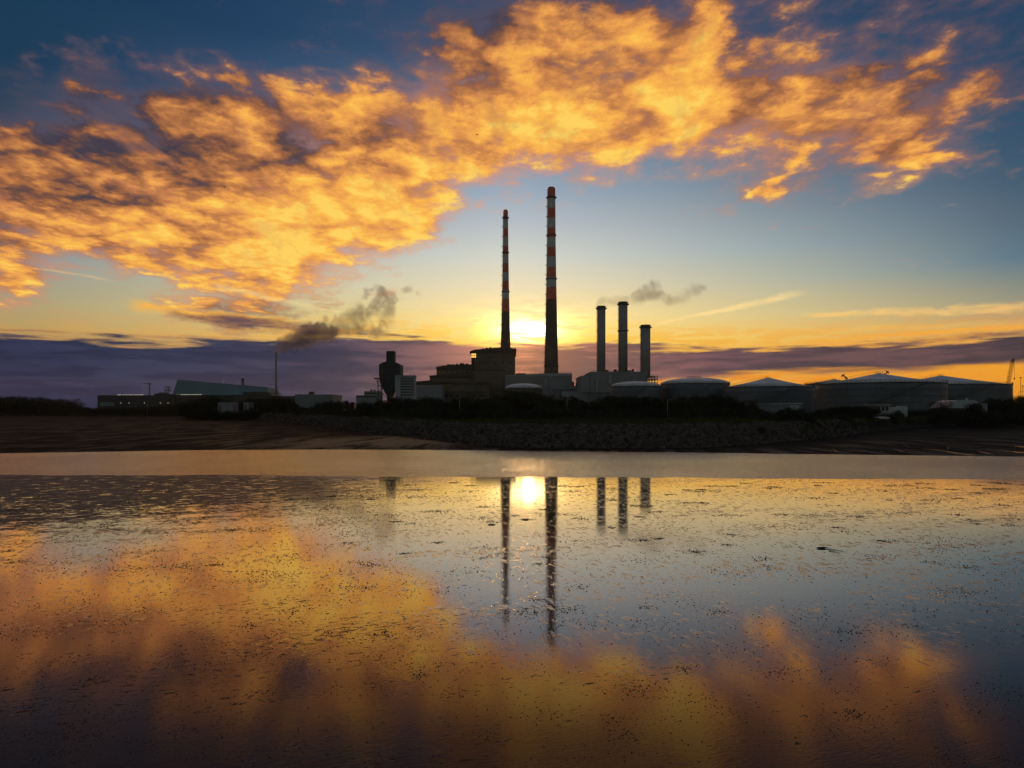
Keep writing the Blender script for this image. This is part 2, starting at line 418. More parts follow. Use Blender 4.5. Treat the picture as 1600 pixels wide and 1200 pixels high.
M['grassm'] = leafmat('coastal_grass', (.05,.055,.022))

# ------------------------------------------------------------------ terrain
SHORE = [(-900,900),(-200,900),(0,860),(150,800),(240,740),(290,640),(330,560),(370,470),(400,400),(440,330),(470,285),(500,240),(550,192),(600,162),(650,140),(700,122),(750,112),(800,107),(850,105),(1000,103.5),(1100,105),(1180,114),(1250,129),(1310,148),(1350,166),(1420,208),(1500,250),(1600,285),(1900,340),(2600,420),(4000,500)]
EDGE = [(-900,92),(0,95.5),(150,99),(300,103),(500,105),(650,104),(760,102.5),(850,100.5),(1000,98.8),(1100,97),(1250,94),(1400,91.5),(1600,89),(2600,84),(4000,80)]
def shore_d(px): return pl(SHORE, px)
def edge_d(px): return pl(EDGE, px)
def ground_z(x, y):
    px = 800+F*x/max(y, 1.)
    wob = 1+.012*mnoise.noise(Vector((x*.09, y*.09, 0)))+.006*mnoise.noise(Vector((x*.3, y*.3, 5)))
    ds, de = shore_d(px)*wob, edge_d(px)*(1+.004*mnoise.noise(Vector((x*.15, y*.15, 9))))
    if y < de: z = -.035*(de-y) if de-y < 12 else -.42-.0*(de-y)
    else:
        f = (y-de)/max(ds-de, 1.)
        z = .02*min(1., (y-de)/3.)+.28*min(1, f)**1.2+.03*mnoise.noise(Vector((x*.05, y*.03, 2)))*min(1, (y-de)/8.)
    s_ = (y-ds)
    L = 11.+ds*.02
    if s_ > 0:
        f = min(1., s_/L); z = max(z, .3+3.6*(f**.8)) 
        z += min(1, s_/30.)*(.35*mnoise.noise(Vector((x*.02, y*.02, 3)))+.12*mnoise.noise(Vector((x*.11, y*.11, 3))))
        if px < 330: z = z-min(1., s_/60.)*.6
    return z
def grid_mesh(us, ys, fz):
    g = G(); nu, ny = len(us), len(ys)
    for y in ys:
        for u in us: g.v.append((u*y, y, fz(u*y, y)))
    for j in range(ny-1):
        for i in range(nu-1): g.f.append((j*nu+i, j*nu+i+1, (j+1)*nu+i+1, (j+1)*nu+i)); g.mi.append(0); g.sm.append(True)
    return g
us = []
u = -2.6
while u < 2.6: us.append(u); u += .0045 if abs(u) < .85 else .04
ys = [84+i*.5 for i in range(0, 112)]; y_ = 140.
while y_ < 330: ys.append(y_); y_ += 1.6+ (y_-140)*.012
while y_ < 5100: ys.append(y_); y_ *= 1.03
m_ = bpy.data.materials.new('shore_ground'); m_.use_nodes = True; T = NT(m_.node_tree)
geo = T.n('ShaderNodeNewGeometry').outputs['Position']; gx, gy, gz = T.sep(geo)
na = T.noise(T.v('MULTIPLY', geo, (.25, .05, .5)), 1., 7., .62, .3)[0]
nb = T.noise(T.v('MULTIPLY', geo, (.9, .9, .9)), 1., 6., .65)[0]
nc = T.noise(T.v('MULTIPLY', geo, (.02, .012, .02)), 1., 4., .6)[0]
sand = T.mix(T.sm(na, .35, .7), (.013,.011,.010), (.020,.017,.015))
grass = T.mix(T.sm(nb, .35, .65), (.028,.031,.012), (.055,.053,.020))
grass = T.mix(T.sm(nc, .45, .62), grass, (.05,.046,.028))
soil = T.mix(T.sm(nb, .4, .6), (.024,.020,.016), (.045,.037,.031))
hi = T.sm(T.m('ADD', gz, T.m('MULTIPLY', T.m('SUBTRACT', nb, .5), .8)), 2.7, 3.5)
cc = T.mix(T.sm(T.m('ADD', gz, T.m('MULTIPLY', T.m('SUBTRACT', nb, .5), .3)), .42, .6), sand, soil)
cc = T.mix(hi, cc, grass)
wet = T.m('MULTIPLY', T.sm(gz, .24, .05), T.sm(na, .44, .60))      # damp, shiny parts of the sand flat
cx1 = T.m('DIVIDE', T.m('ADD', gx, 26.), 26.); cy1 = T.m('DIVIDE', T.m('SUBTRACT', gy, 128.), 30.)
chan = T.sm(T.m('SQRT', T.m('ADD', T.m('MULTIPLY', cx1, cx1), T.m('MULTIPLY', cy1, cy1))), 1.2, .5)   # wet mouth of the channel
wet = T.m('MAXIMUM', wet, T.m('MULTIPLY', T.m('MULTIPLY', chan, T.sm(na, .34, .52)), T.sm(gz, .5, .25)))
b = T.n('ShaderNodeBsdfPrincipled'); T.put(b.inputs['Base Color'], cc)
T.put(b.inputs['Roughness'], T.fmix(wet, .92, .6)); b.inputs['IOR'].default_value = 1.36
T.put(b.inputs['Specular IOR Level'], T.m('MULTIPLY', T.fmix(wet, .05, T.m('MULTIPLY_ADD', chan, .42, .10)), T.sm(gz, 2.4, .6)))
bn = T.n('ShaderNodeBump'); bn.inputs['Strength'].default_value = .6; bn.inputs['Distance'].default_value = .08
T.put(bn.inputs['Height'], T.noise(geo, 2.2, 5., .65)[0]); T.nt.links.new(bn.outputs[0], b.inputs['Normal'])
o_ = T.n('ShaderNodeOutputMaterial'); T.nt.links.new(b.outputs[0], o_.inputs[0]); M['ground'] = m_
tag(grid_mesh(us, ys, ground_z).obj('ground', M['ground']), kind='structure')

# ------------------------------------------------------------------ water and wet mud flat
def watermat(name, base, rough, bump, sc1, sc2, ior=1.33, stretch=(1., 1., 1.), coarse=4.0, coat=1.):
    m_ = bpy.data.materials.new(name); m_.use_nodes = True; T = NT(m_.node_tree)
    geo = T.n('ShaderNodeNewGeometry').outputs['Position']
    a = T.noise(T.v('MULTIPLY', geo, stretch), sc1, 3., .6, .2)[0]; c_ = T.noise(T.v('MULTIPLY', geo, stretch), sc2, 2., .5)[0]
    big = T.noise(geo, .06, 3., .55)[0]
    w1 = T.noise(T.v('MULTIPLY', geo, (1.3, .75, 1.)), 1., 3., .6, .3)[0]
    h = T.m('MULTIPLY', T.m('ADD', T.m('ADD', a, T.m('MULTIPLY', c_, .35)), T.m('MULTIPLY', w1, coarse)), T.sm(big, .3, .7, .7, 1.15))
    bn = T.n('ShaderNodeBump'); bn.inputs['Strength'].default_value = 1.; bn.inputs['Distance'].default_value = bump; T.put(bn.inputs['Height'], h)
    b = T.n('ShaderNodeBsdfPrincipled'); T.put(b.inputs['Base Color'], tuple(base)+(1,)); b.inputs['Roughness'].default_value = rough; b.inputs['IOR'].default_value = ior
    b.inputs['Coat Weight'].default_value = coat; b.inputs['Coat Roughness'].default_value = rough; b.inputs['Coat IOR'].default_value = 1.45; b.inputs['Coat Tint'].default_value = (1., .84, .74, 1); T.nt.links.new(bn.outputs[0], b.inputs['Coat Normal'])
    T.nt.links.new(bn.outputs[0], b.inputs['Normal'])
    o = T.n('ShaderNodeOutputMaterial'); T.nt.links.new(b.outputs[0], o.inputs[0]); return m_
M['water'] = watermat('rippled_water', (.11,.062,.042), .11, .036, 5., 14., 2.0)
M['pool'] = watermat('still_water', (.03,.026,.022), .05, .006, 3., 9., 1.4, coarse=.0)
g = G()
def near_y(x): return 61.4-.05*max(-60, min(60, x))+1.1*mnoise.noise(Vector((x*.06, 3, 0)))+.8*mnoise.noise(Vector((x*.22, 0, 0)))+.35*mnoise.noise(Vector((x*.6, 8, 0)))
xs = [-1600, -800, -400, -200]+[-120+i*.75 for i in range(0, 321)]+[200, 400, 800, 1600]
# one sheet, from beyond the far edge back under the rim of the mud flat
for x in xs: g.v += [(x, near_y(x)-.5, -.010), (x, 108.5, -.010)]
for i in range(len(xs)-1): g.f.append((2*i, 2*i+2, 2*i+3, 2*i+1)); g.mi.append(0); g.sm.append(False)
tag(g.obj('water', M['water']), kind='structure')

m_ = bpy.data.materials.new('wet_mud'); m_.use_nodes = True; T = NT(m_.node_tree)
geo = T.n('ShaderNodeNewGeometry').outputs['Position']; gx, gy, gz = T.sep(geo)
rt = T.n('ShaderNodeMapping'); T.put(rt.inputs[0], geo); rt.inputs['Rotation'].default_value = (0, 0, R(-20))
str_ = T.v('MULTIPLY', rt.outputs[0], (.55, 1.7, 1.))
f1 = T.noise(str_, 5.5, 5., .68, .4)[0]           # ripple crests and casts
f2 = T.noise(T.v('MULTIPLY', rt.outputs[0], (.10, .42, 1.)), 1., 5., .6, .5)[0]  # where the crests stand proud
f3 = T.noise(geo, .045, 3., .5)[0]
# a shoal of higher, rippled mud off to the left
ex = T.m('DIVIDE', T.m('ADD', gx, 38.), 30.); ey = T.m('DIVIDE', T.m('SUBTRACT', gy, 52.), 26.)
sho = T.m('SQRT', T.m('ADD', T.m('MULTIPLY', ex, ex), T.m('MULTIPLY', ey, ey)))
shoal = T.sm(sho, 1.35, .25)
ex2 = T.m('DIVIDE', T.m('ADD', gx, 9.), 9.); ey2 = T.m('DIVIDE', T.m('SUBTRACT', gy, 17.), 11.)
sh2 = T.sm(T.m('SQRT', T.m('ADD', T.m('MULTIPLY', ex2, ex2), T.m('MULTIPLY', ey2, ey2))), 1.5, .2)
f4 = T.noise(T.v('MULTIPLY', rt.outputs[0], (.9, 1.3, 1.)), 1., 4., .7, .3)[0]
f4 = T.m('MULTIPLY', T.m('SUBTRACT', f4, .53), T.m('MULTIPLY', shoal, 1.5))
cover = T.m('ADD', T.m('ADD', T.m('MULTIPLY_ADD', shoal, .37, f4), T.m('MULTIPLY', sh2, .045)), T.m('MULTIPLY', T.m('SUBTRACT', f2, .5), .30))
proud = T.sm(T.m('ADD', f1, cover), .655, .70)
vo = T.n('ShaderNodeTexVoronoi', feature='F1'); T.put(vo.inputs['Vector'], geo); vo.inputs['Scale'].default_value = 5.0
dots = T.m('MULTIPLY', T.sm(vo.outputs['Distance'], .13, .08), T.m('GREATER_THAN', T.sep(vo.outputs['Color'])[0], .80))
proud = T.m('MAXIMUM', proud, dots)
micro = T.noise(T.v('MULTIPLY', rt.outputs[0], (1., 1.6, 1.)), 9., 4., .62)[0]
fine = T.noise(geo, 2.2, 3., .5)[0]
h = T.m('ADD', T.m('MULTIPLY', micro, .0008), T.m('MULTIPLY', fine, .0012))
rp = T.noise(T.v('MULTIPLY', rt.outputs[0], (4.6, 1.7, 1.)), 1., 4., .62, .2)[0]
rip = T.sm(T.m('ADD', rp, T.m('MULTIPLY', T.m('SUBTRACT', f2, .5), .35)), .56, .72)
h = T.m('ADD', h, T.m('MULTIPLY', T.m('MULTIPLY', rip, T.sm(gy, 12., 30.)), .0072))
nr = T.noise(T.v('MULTIPLY', rt.outputs[0], (1.6, 7., 1.)), 2.4, 3., .6, .5)[0]
h = T.m('ADD', h, T.m('MULTIPLY', T.m('MULTIPLY', nr, T.sm(gy, 17., 7.)), .0042))
h = T.m('ADD', h, T.m('MULTIPLY', proud, .012))
bn = T.n('ShaderNodeBump'); bn.inputs['Strength'].default_value = 1.; bn.inputs['Distance'].default_value = 1.; T.put(bn.inputs['Height'], h)
mudc = T.mix(T.sm(f3, .4, .6), (.075,.046,.037), (.100,.062,.050))
b = T.n('ShaderNodeBsdfPrincipled'); T.put(b.inputs['Base Color'], T.mix(proud, mudc, (.020,.014,.011)))
T.put(b.inputs['Roughness'], T.fmix(proud, .026, .6)); T.put(b.inputs['IOR'], T.sm(T.m('ADD', gy, T.m('MULTIPLY', T.m('SUBTRACT', f3, .5), 12.)), 11., 24., 1.12, 2.3))
b.inputs['Coat Weight'].default_value = 1.; b.inputs['Coat IOR'].default_value = 1.36; T.put(b.inputs['Coat Roughness'], T.fmix(proud, .022, .6)); T.put(b.inputs['Coat Weight'], T.m('MULTIPLY', T.fmix(proud, 1., .1), T.sm(gy, 9., 24., .30, 1.))); b.inputs['Coat Tint'].default_value = (1., .82, .70, 1); T.nt.links.new(bn.outputs[0], b.inputs['Coat Normal'])
T.put(b.inputs['Specular IOR Level'], T.fmix(proud, .5, .22))
T.nt.links.new(bn.outputs[0], b.inputs['Normal'])
o_ = T.n('ShaderNodeOutputMaterial'); T.nt.links.new(b.outputs[0], o_.inputs[0]); M['mud'] = m_
g = G(); row = [-900., -60., 0., 20., 40., 55.]
for x in xs:
    g.v += [(x, yy, 0.) for yy in row]+[(x, near_y(x)-.02, 0.), (x, near_y(x)+.35, -.02)]
k = len(row)+2
for i in range(len(xs)-1):
    for j in range(k-1): g.f.append((i*k+j, (i+1)*k+j, (i+1)*k+j+1, i*k+j+1)); g.mi.append(0); g.sm.append(False)
tag(g.obj('mudflat', M['mud']), kind='structure')

# worm casts and crumbs of mud standing out of the film of water: nobody could count them
g = G(); rc = random.Random(3)
def crumb(x, y, r, h):
    b = len(g.v); n = 4; a0 = rc.random()*6
    for i in range(n):
        a = a0+2*math.pi*i/n; q = r*rc.uniform(.6, 1.3); g.v.append((x+q*math.cos(a)*1.5, y+q*math.sin(a)*.9, -.002))
    for i in range(n):
        a = a0+2*math.pi*(i+.5)/n; q = r*rc.uniform(.35, .7); g.v.append((x+q*math.cos(a)*1.5, y+q*math.sin(a)*.9, h*rc.uniform(.6, 1)))
    for i in range(n):
        j = (i+1) % n
        g.f += [(b+i, b+j, b+n+i), (b+j, b+n+j, b+n+i)]; g.mi += [0, 0]; g.sm += [True, True]
    g.f.append(tuple(b+n+i for i in range(n))); g.mi.append(0); g.sm.append(True)
def patch(x, y): return mnoise.noise(Vector((x*.16+y*.05, y*.3, 0)))+.6*mnoise.noise(Vector((x*.6, y*1.1, 4)))
N_ = 0
clus = [(rc.uniform(-1, 1), 6.+54.*rc.random()**1.6, rc.uniform(.15, .8)) for _ in range(420)]
while N_ < 52000:
    # even spread over the ground with more of them where the flat is near enough to see
    y = 6.+54.*rc.random()**1.55; x = rc.uniform(-1, 1)*(y*.86+2)
    if rc.random() < .42:
        cx_, cy_, cr_ = rc.choice(clus); x = cx_*(cy_*.86+2)+rc.gauss(0, cr_*.9); y = cy_+rc.gauss(0, cr_*.7)
        if y < 4 or y > 57: continue
    elif rc.random() > .22+1.1*patch(x, y)+(.35 if (x < -.2*y and y > 20) else 0): continue
    s_ = rc.choice((.35, .45, .5, .6, .7, .85, 1.2)); r_ = .007*s_+.00048*y*s_
    crumb(x, y, r_, r_*rc.uniform(.5, .9)); N_ += 1
tag(g.obj('worm_casts', M['cast']), kind='stuff', label='dark crumbs and worm casts dotted over the wet mud', cat='mud casts')

LZ = 4.0   # general level of the reclaimed land
# ------------------------------------------------------------------ tall banded chimneys
def chimney(px, Y, name_label, prof_px, bands, rings, plat_py, group, label):
    cx = PX(px, Y); base = ground_z(cx, Y)-.3
    t_ = thing('banded_chimney', label, 'chimney', (cx, Y, base), group)
    def rad(py):
        for (a, wa), (b_, wb) in zip(prof_px, prof_px[1:]):
            if py <= b_: f = (py-a)/(b_-a); return (wa*(1-f)+wb*f)/2/F*Y
        return prof_px[-1][1]/2/F*Y
    g = G(); pyb = HY-(base-EYE)*F/Y
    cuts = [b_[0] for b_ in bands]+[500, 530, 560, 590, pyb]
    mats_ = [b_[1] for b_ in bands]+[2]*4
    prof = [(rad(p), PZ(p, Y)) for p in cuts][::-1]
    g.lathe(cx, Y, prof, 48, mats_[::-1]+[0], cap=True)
    g.obj('shaft', [M['red'], M['white'], M['concrete'], M['concrete_dark']], t_)
    top = prof[-1]
    g = G().lathe(cx, Y, [(top[0]*.80, top[1]+.02), (top[0]*.80, top[1]+1.2), (top[0]*.74, top[1]+1.3)], 32)
    g.obj('flue_mouth', M['steel'], t_)
    for k, py in enumerate([plat_py]+rings):
        r_, z_ = rad(py), PZ(py, Y); e = 1.15 if k == 0 else .75
        g = G(); g.lathe(cx, Y, [(r_-.05, z_-1.1), (r_+e, z_-.15), (r_+e, z_+.1), (r_-.05, z_+.1)], 32, smooth=False, cap=False)
        p_ = g.obj('gallery', M['steel'], t_)
        g = G()
        for i in range(24):
            a, a2 = 2*math.pi*i/24, 2*math.pi*(i+1)/24
            p = (cx+(r_+e-.1)*math.cos(a), Y+(r_+e-.1)*math.sin(a)); q = (cx+(r_+e-.1)*math.cos(a2), Y+(r_+e-.1)*math.sin(a2))
            g.tube((*p, z_+.1), (*p, z_+1.3), .05, n=4)
            for dz_ in (.7, 1.3): g.tube((*p, z_+dz_), (*q, z_+dz_), .05, n=4)
        rl = g.obj('railing', M['steel']); rl.parent = p_; rl.data.transform(Matrix.Translation(-t_.location))
    # ladder up the left side with its rest platforms
    g = G(); pys = [plat_py+2+i*6 for i in range(int((pyb-plat_py)/6))]
    for a, b_ in zip(pys, pys[1:]):
        g.tube((cx-rad(a)-.35, Y-.6, PZ(a, Y)), (cx-rad(b_)-.35, Y-.6, PZ(b_, Y)), .12, n=4)
        g.tube((cx-rad(a)-.35, Y-1.2, PZ(a, Y)), (cx-rad(b_)-.35, Y-1.2, PZ(b_, Y)), .12, n=4)
    g.obj('ladder', M['steel'], t_)
    py = plat_py+14.5
    while py < 585:
        z_, x_ = PZ(py, Y), cx-rad(py)
        g = G(); g.box(x_-1.25, x_+.3, Y-1.6, Y-.2, z_-.2, z_+.12)
        for xx in (x_-1.2, x_-.3): g.tube((xx, Y-1.55, z_), (xx, Y-1.55, z_+1.2), .06, n=4)
        g.tube((x_-1.2, Y-1.55, z_+1.2), (x_-.3, Y-1.55, z_+1.2), .06, n=4)
        g.obj('rest_platform', M['steel'], t_); py += 15.2
    return t_
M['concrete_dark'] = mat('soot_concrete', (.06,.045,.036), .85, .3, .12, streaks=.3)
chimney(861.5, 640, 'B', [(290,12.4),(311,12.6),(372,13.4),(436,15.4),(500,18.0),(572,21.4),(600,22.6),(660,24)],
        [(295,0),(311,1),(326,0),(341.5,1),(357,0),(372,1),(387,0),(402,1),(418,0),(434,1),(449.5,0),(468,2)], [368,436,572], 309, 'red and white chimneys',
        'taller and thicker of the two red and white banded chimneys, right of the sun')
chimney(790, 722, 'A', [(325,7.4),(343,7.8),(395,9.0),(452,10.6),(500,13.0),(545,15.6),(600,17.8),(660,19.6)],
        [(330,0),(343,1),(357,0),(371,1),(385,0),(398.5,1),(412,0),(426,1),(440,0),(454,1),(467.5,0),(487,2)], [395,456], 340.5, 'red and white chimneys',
        'thinner and lower of the two red and white chimneys, rising behind the brown boiler house')

# ------------------------------------------------------------------ the three grey stacks
def stack(px, w_, top, Y, base, rings, label, mt='stack', plat=True):
    cx = PX(px, Y); r_ = w_/2/F*Y; zt, zb = PZ(top, Y), PZ(base, Y)
    t_ = thing('exhaust_stack', label, 'chimney stack', (cx, Y, zb), 'three grey exhaust stacks')
    G().lathe(cx, Y, [(r_, zb), (r_, (zb+zt)/2), (r_, zt)], 36).obj('shaft', M[mt], t_)
    G().lathe(cx, Y, [(r_+.18, zt-1.6), (r_+.18, zt+.05)], 36).obj('rim', M['steel'], t_)
    for k, py in enumerate(rings):
        z_ = PZ(py, Y); e = 1.3 if k == 0 else .9
        g = G().lathe(cx, Y, [(r_-.02, z_-.7), (r_+e, z_-.15), (r_+e, z_+.12), (r_-.02, z_+.12)], 28, smooth=False, cap=False)
        for i in range(20):
            a, a2 = 2*math.pi*i/20, 2*math.pi*(i+1)/20
            p = (cx+(r_+e-.1)*math.cos(a), Y+(r_+e-.1)*math.sin(a)); q = (cx+(r_+e-.1)*math.cos(a2), Y+(r_+e-.1)*math.sin(a2))
            g.tube((*p, z_), (*p, z_+1.25), .06, n=4); g.tube((*p, z_+1.25), (*q, z_+1.25), .06, n=4)
        g.obj('gallery', M['steel'], t_)
    g = G(); g.tube((cx-r_-.4, Y-.3, zb), (cx-r_-.4, Y-.3, zt-1), .16, n=4)
    z_ = zb+6
    while z_ < zt-4:
        g.box(cx-r_-.9, cx-r_+.1, Y-.8, Y+.3, z_, z_+.25); z_ += 9.3
    g.obj('ladder', M['steel'], t_)
    for i in range(1, 6):
        z_ = zb+(zt-zb)*i/6.; G().lathe(cx, Y, [(r_+.08, z_), (r_+.08, z_+.3)], 36).obj('stiffening_band', M['stack'], t_)
stack(939.5, 13., 478.5, 556, 583, [482.5], 'left grey steel stack of the trio, middle in height')
stack(973.5, 14., 472, 560, 583, [476, 517], 'tallest grey steel stack, between its two neighbours, with a gallery at mid height')
stack(1008.6, 15., 508, 552, 590, [512], 'shortest and widest grey steel stack, at the right of the trio')

# ------------------------------------------------------------------ buildings
def bld(name, label, px, Y, cat='building'):
    return thing(name, label, cat, (PX(px, Y), Y, LZ-1))
def wall_box(t_, nm, x0, x1, top, Y, dep, m_, bot=None):
    z0 = LZ-1.2 if bot is None else PZ(bot, Y)
    return G().box(PX(x0, Y), PX(x1, Y), Y, Y+dep, z0, PZ(top, Y)).obj(nm, M[m_], t_)
def slopewall(t_, nm, pts, Y, dep, m_, bot=None):   # pts: roofline px, py
    z0 = LZ-1.2 if bot is None else PZ(bot, Y)
    poly = [(PX(pts[0][0], Y), z0)]+[(PX(a, Y), PZ(b_, Y)) for a, b_ in pts]+[(PX(pts[-1][0], Y), z0)]
    return G().prism(poly, Y, Y+dep).obj(nm, M[m_], t_)
def windows(t_, nm, Y, rects, m_='glass', proud=.12):
    for (a, b_, c_, d_) in rects:
        g = G().box(PX(a, Y), PX(b_, Y), Y-proud, Y+.05, PZ(d_, Y), PZ(c_, Y)); g.obj(nm, M[m_], t_)
def ribs(t_, Y, x0, x1, top, bot, step, m_='grey'):
    g = G(); x = x0
    while x < x1:
        g.box(PX(x, Y), PX(x+.35, Y), Y-.12, Y-.002, PZ(bot, Y), PZ(top, Y)); x += step
    return g.obj('cladding_ribs', M[m_], t_)

# brown boiler house
Y = 650
t_ = bld('power_station', 'brown stepped boiler house with a high block and a glowing corner window', 770, Y)
wall_box(t_, 'high_block', 741, 805, 548, Y, 58, 'brown')
wall_box(t_, 'high_block_corner', 736.5, 741.02, 549, Y+5, 50, 'brown2')
slopewall(t_, 'roof_slab', [(734,552),(734,549),(741.5,546.3),(778,543.2),(806.8,544.5),(806.8,548.2)], Y-2.5, 64, 'brown2', bot=549.3)
wall_box(t_, 'middle_block', 737, 790, 578, Y-10, 9.9, 'brown')
wall_box(t_, 'front_block', 763, 791, 586, Y-30, 19.9, 'brown')
slopewall(t_, 'low_block', [(682,574.5),(710,572),(736.4,571)], Y+2, 46, 'brown')
slopewall(t_, 'low_roof', [(681.5,576),(681.5,573),(706,570),(737,569.2),(737,572)], Y-1, 52, 'brown2', bot=576.2)
slopewall(t_, 'annex', [(671.5,588.5),(683,587.2),(737,582)], Y-12, 13.8, 'brown')
slopewall(t_, 'annex_roof', [(671,589.2),(671,587),(700,584),(737,581)], Y-14, 16, 'brown2', bot=589.5)
g = G()
for a, b_, c_ in [(742,746,545.5),(747,751,544.7),(752,756,543.6),(758,762,542.2),(764,768,541.6),(771,774,542),(780,784,541.8),(795,799,542.4)]:
    g = G().box(PX(a, Y), PX(b_, Y), Y+6, Y+12, PZ(548, Y), PZ(c_, Y)); g.obj('roof_unit', M['brown2'], t_)
for a, b_, c_ in [(683,687,571.4),(690,694,570),(697,703,568.2),(705,708,568),(711,714,567.2),(717,724,566.5),(726,731,567.2)]:
    g = G().box(PX(a, Y), PX(b_, Y), Y+8, Y+14, PZ(574, Y), PZ(c_, Y)); g.obj('roof_unit', M['brown2'], t_)
fr_ = G().box(PX(736.2, Y), PX(744.2, Y), Y-1.2, Y-.05, PZ(559.4, Y), PZ(552, Y)).obj('corner_window', M['brown2'], t_)
for i, a in enumerate((736.8, 739.3, 741.8)):
    for c_ in (552.6, 556.2):
        g = G().box(PX(a, Y), PX(a+2.0, Y), Y-1.3, Y-1.15, PZ(c_+2.7, Y), PZ(c_, Y)); p_ = g.obj('pane', M['lit']); p_.parent = fr_; p_.data.transform(Matrix.Translation(-t_.location))
windows(t_, 'vent', Y, [(762.2,764.6,557,559.6),(766.6,769.2,557,559.6)], 'brown2')
windows(t_, 'window', Y-10, [(717,724.5,586,590)], 'grey2', proud=2.6)
ribs(t_, Y, 743, 804, 549.5, 577, 3.1, 'brown')
g = G().box(PX(737, Y-10), PX(790.3, Y-10), Y-10.4, Y-10.02, PZ(579, Y-10), PZ(577.6, Y-10)); g.obj('cornice', M['brown2'], t_)

Y = 600
t_ = bld('turbine_hall', 'long low brown turbine hall with a dark flat roof edge left of the boiler house', 705, Y)
slopewall(t_, 'wall', [(649.5,597.2),(690,597.2),(764,598)], Y, 28, 'brown')
slopewall(t_, 'roof', [(648.5,598.8),(648.5,596),(672,594.2),(690,595.5),(764,597),(764,599)], Y-1.5, 32, 'brown2', bot=599.2)
ribs(t_, Y, 692, 762, 600, 628, 3.6, 'brown')
g = G()
for a in range(694, 760, 9): 
    G().box(PX(a, Y), PX(a+4.5, Y), Y-.25, Y-.02, PZ(620, Y), PZ(617, Y)).obj('window', M['glass'], t_)
Y = 570
t_ = bld('grey_annex', 'blue grey flat roofed shed in front of the brown turbine hall', 670, Y)
wall_box(t_, 'wall', 650.5, 690.5, 603, Y, 20, 'grey')
G().box(PX(650, Y), PX(691, Y), Y-.3, Y+20.4, PZ(603.4, Y)+.002, PZ(602.2, Y)).obj('roof', M['grey2'], t_)
ribs(t_, Y, 652, 690, 604, 628, 2.2)
for a in (659, 665, 671, 677): G().box(PX(a, Y), PX(a+3.6, Y), Y-.3, Y-.14, PZ(628, Y), PZ(619, Y)).obj('roller_door', M['grey2'], t_)

Y = 590
t_ = bld('grey_generator_hall', 'large pale grey hall with sloping roof at the foot of the thicker banded chimney', 842, Y)
slopewall(t_, 'wall', [(789.3,586.5),(862,583.4),(893.8,583.8)], Y, 70, 'grey')
slopewall(t_, 'parapet', [(789,587.4),(789,586.2),(862,583),(894.2,583.4),(894.2,584.8)], Y-.5, .49, 'grey2', bot=587.4)
wall_box(t_, 'side_wing', 860.5, 906.5, 603, Y-14, 13.9, 'grey')
wall_box(t_, 'lower_wing', 878, 908, 612, Y-22, 7.9, 'grey2')
ribs(t_, Y, 791, 893, 588, 602, 2.6)
for a, h_ in ((796,578),(812,580),(820,577),(831,579),(838,576.5),(846,580)):
    G().tube((PX(a, Y), Y+20, PZ(590, Y+20)), (PX(a, Y), Y+20, PZ(h_, Y+20)), .09, n=5).obj('lightning_rod', M['steel'], t_)
G().box(PX(806, Y), PX(822, Y), Y+30, Y+44, PZ(588, Y+30), PZ(583.4, Y+30)).obj('rooftop_plant', M['brown2'], t_)
for a, b_ in ((793, 798), (801, 806), (880, 886)): G().box(PX(a, Y), PX(b_, Y), Y-.2, Y-.02, PZ(612, Y), PZ(605, Y)).obj('louvre', M['steel'], t_)
G().box(PX(893.8, Y), PX(898, Y), Y+4, Y+12, LZ, PZ(596, Y)).obj('stair_tower', M['steel'], t_)

Y = 540
t_ = bld('stack_hall', 'stepped grey hall carrying the three grey stacks, dark steel frame at its right', 965, Y)
wall_box(t_, 'low_wing', 907.6, 922.6, 587, Y+2, 40, 'grey')
wall_box(t_, 'wall', 922.7, 1012, 581.6, Y, 46, 'grey')
wall_box(t_, 'right_wing', 1012.1, 1023, 598, Y+2, 40, 'grey')
G().box(PX(922.4, Y), PX(1012.3, Y), Y-.3, Y+46.3, PZ(581.6, Y)+.003, PZ(580.8, Y)).obj('parapet', M['grey2'], t_)
ribs(t_, Y, 924, 1011, 583, 612, 2.5)
for a, b_, c_ in ((947,952,577.5),(961,965,576.5),(967,969,579),(979,988,578),(990,992,576),(996,1000,580)):
    G().box(PX(a, Y), PX(b_, Y), Y+4, Y+9, PZ(580.8, Y)+.004, PZ(c_, Y)).obj('rooftop_unit', M['steel'], t_)
G().tube((PX(978.6, Y), Y+1, PZ(610, Y)), (PX(978.6, Y), Y+1, PZ(571, Y)), .35, n=6).obj('vent_pipe', M['steel'], t_)
g = G(); x0, x1 = PX(1008, Y), PX(1026, Y)
for z_ in (PZ(598, Y), PZ(593.5, Y), PZ(588.5, Y)): g.box(x0, x1, Y-3, Y-2.6, z_-.25, z_+.25); g.box(x0, x1, Y+6, Y+6.4, z_-.25, z_+.25)
for q in range(5):
    x_ = x0+(x1-x0)*q/4.
    g.box(x_-.2, x_+.2, Y-3.02, Y-2.58, LZ, PZ(588, Y)); g.box(x_-.2, x_+.2, Y+5.98, Y+6.42, LZ, PZ(588, Y))
for q in range(4): g.tube((x0+(x1-x0)*q/4., Y-2.8, PZ(598, Y)), (x0+(x1-x0)*(q+1)/4., Y-2.8, PZ(588.5, Y)), .15)
g.obj('steel_frame', M['steel'], t_)

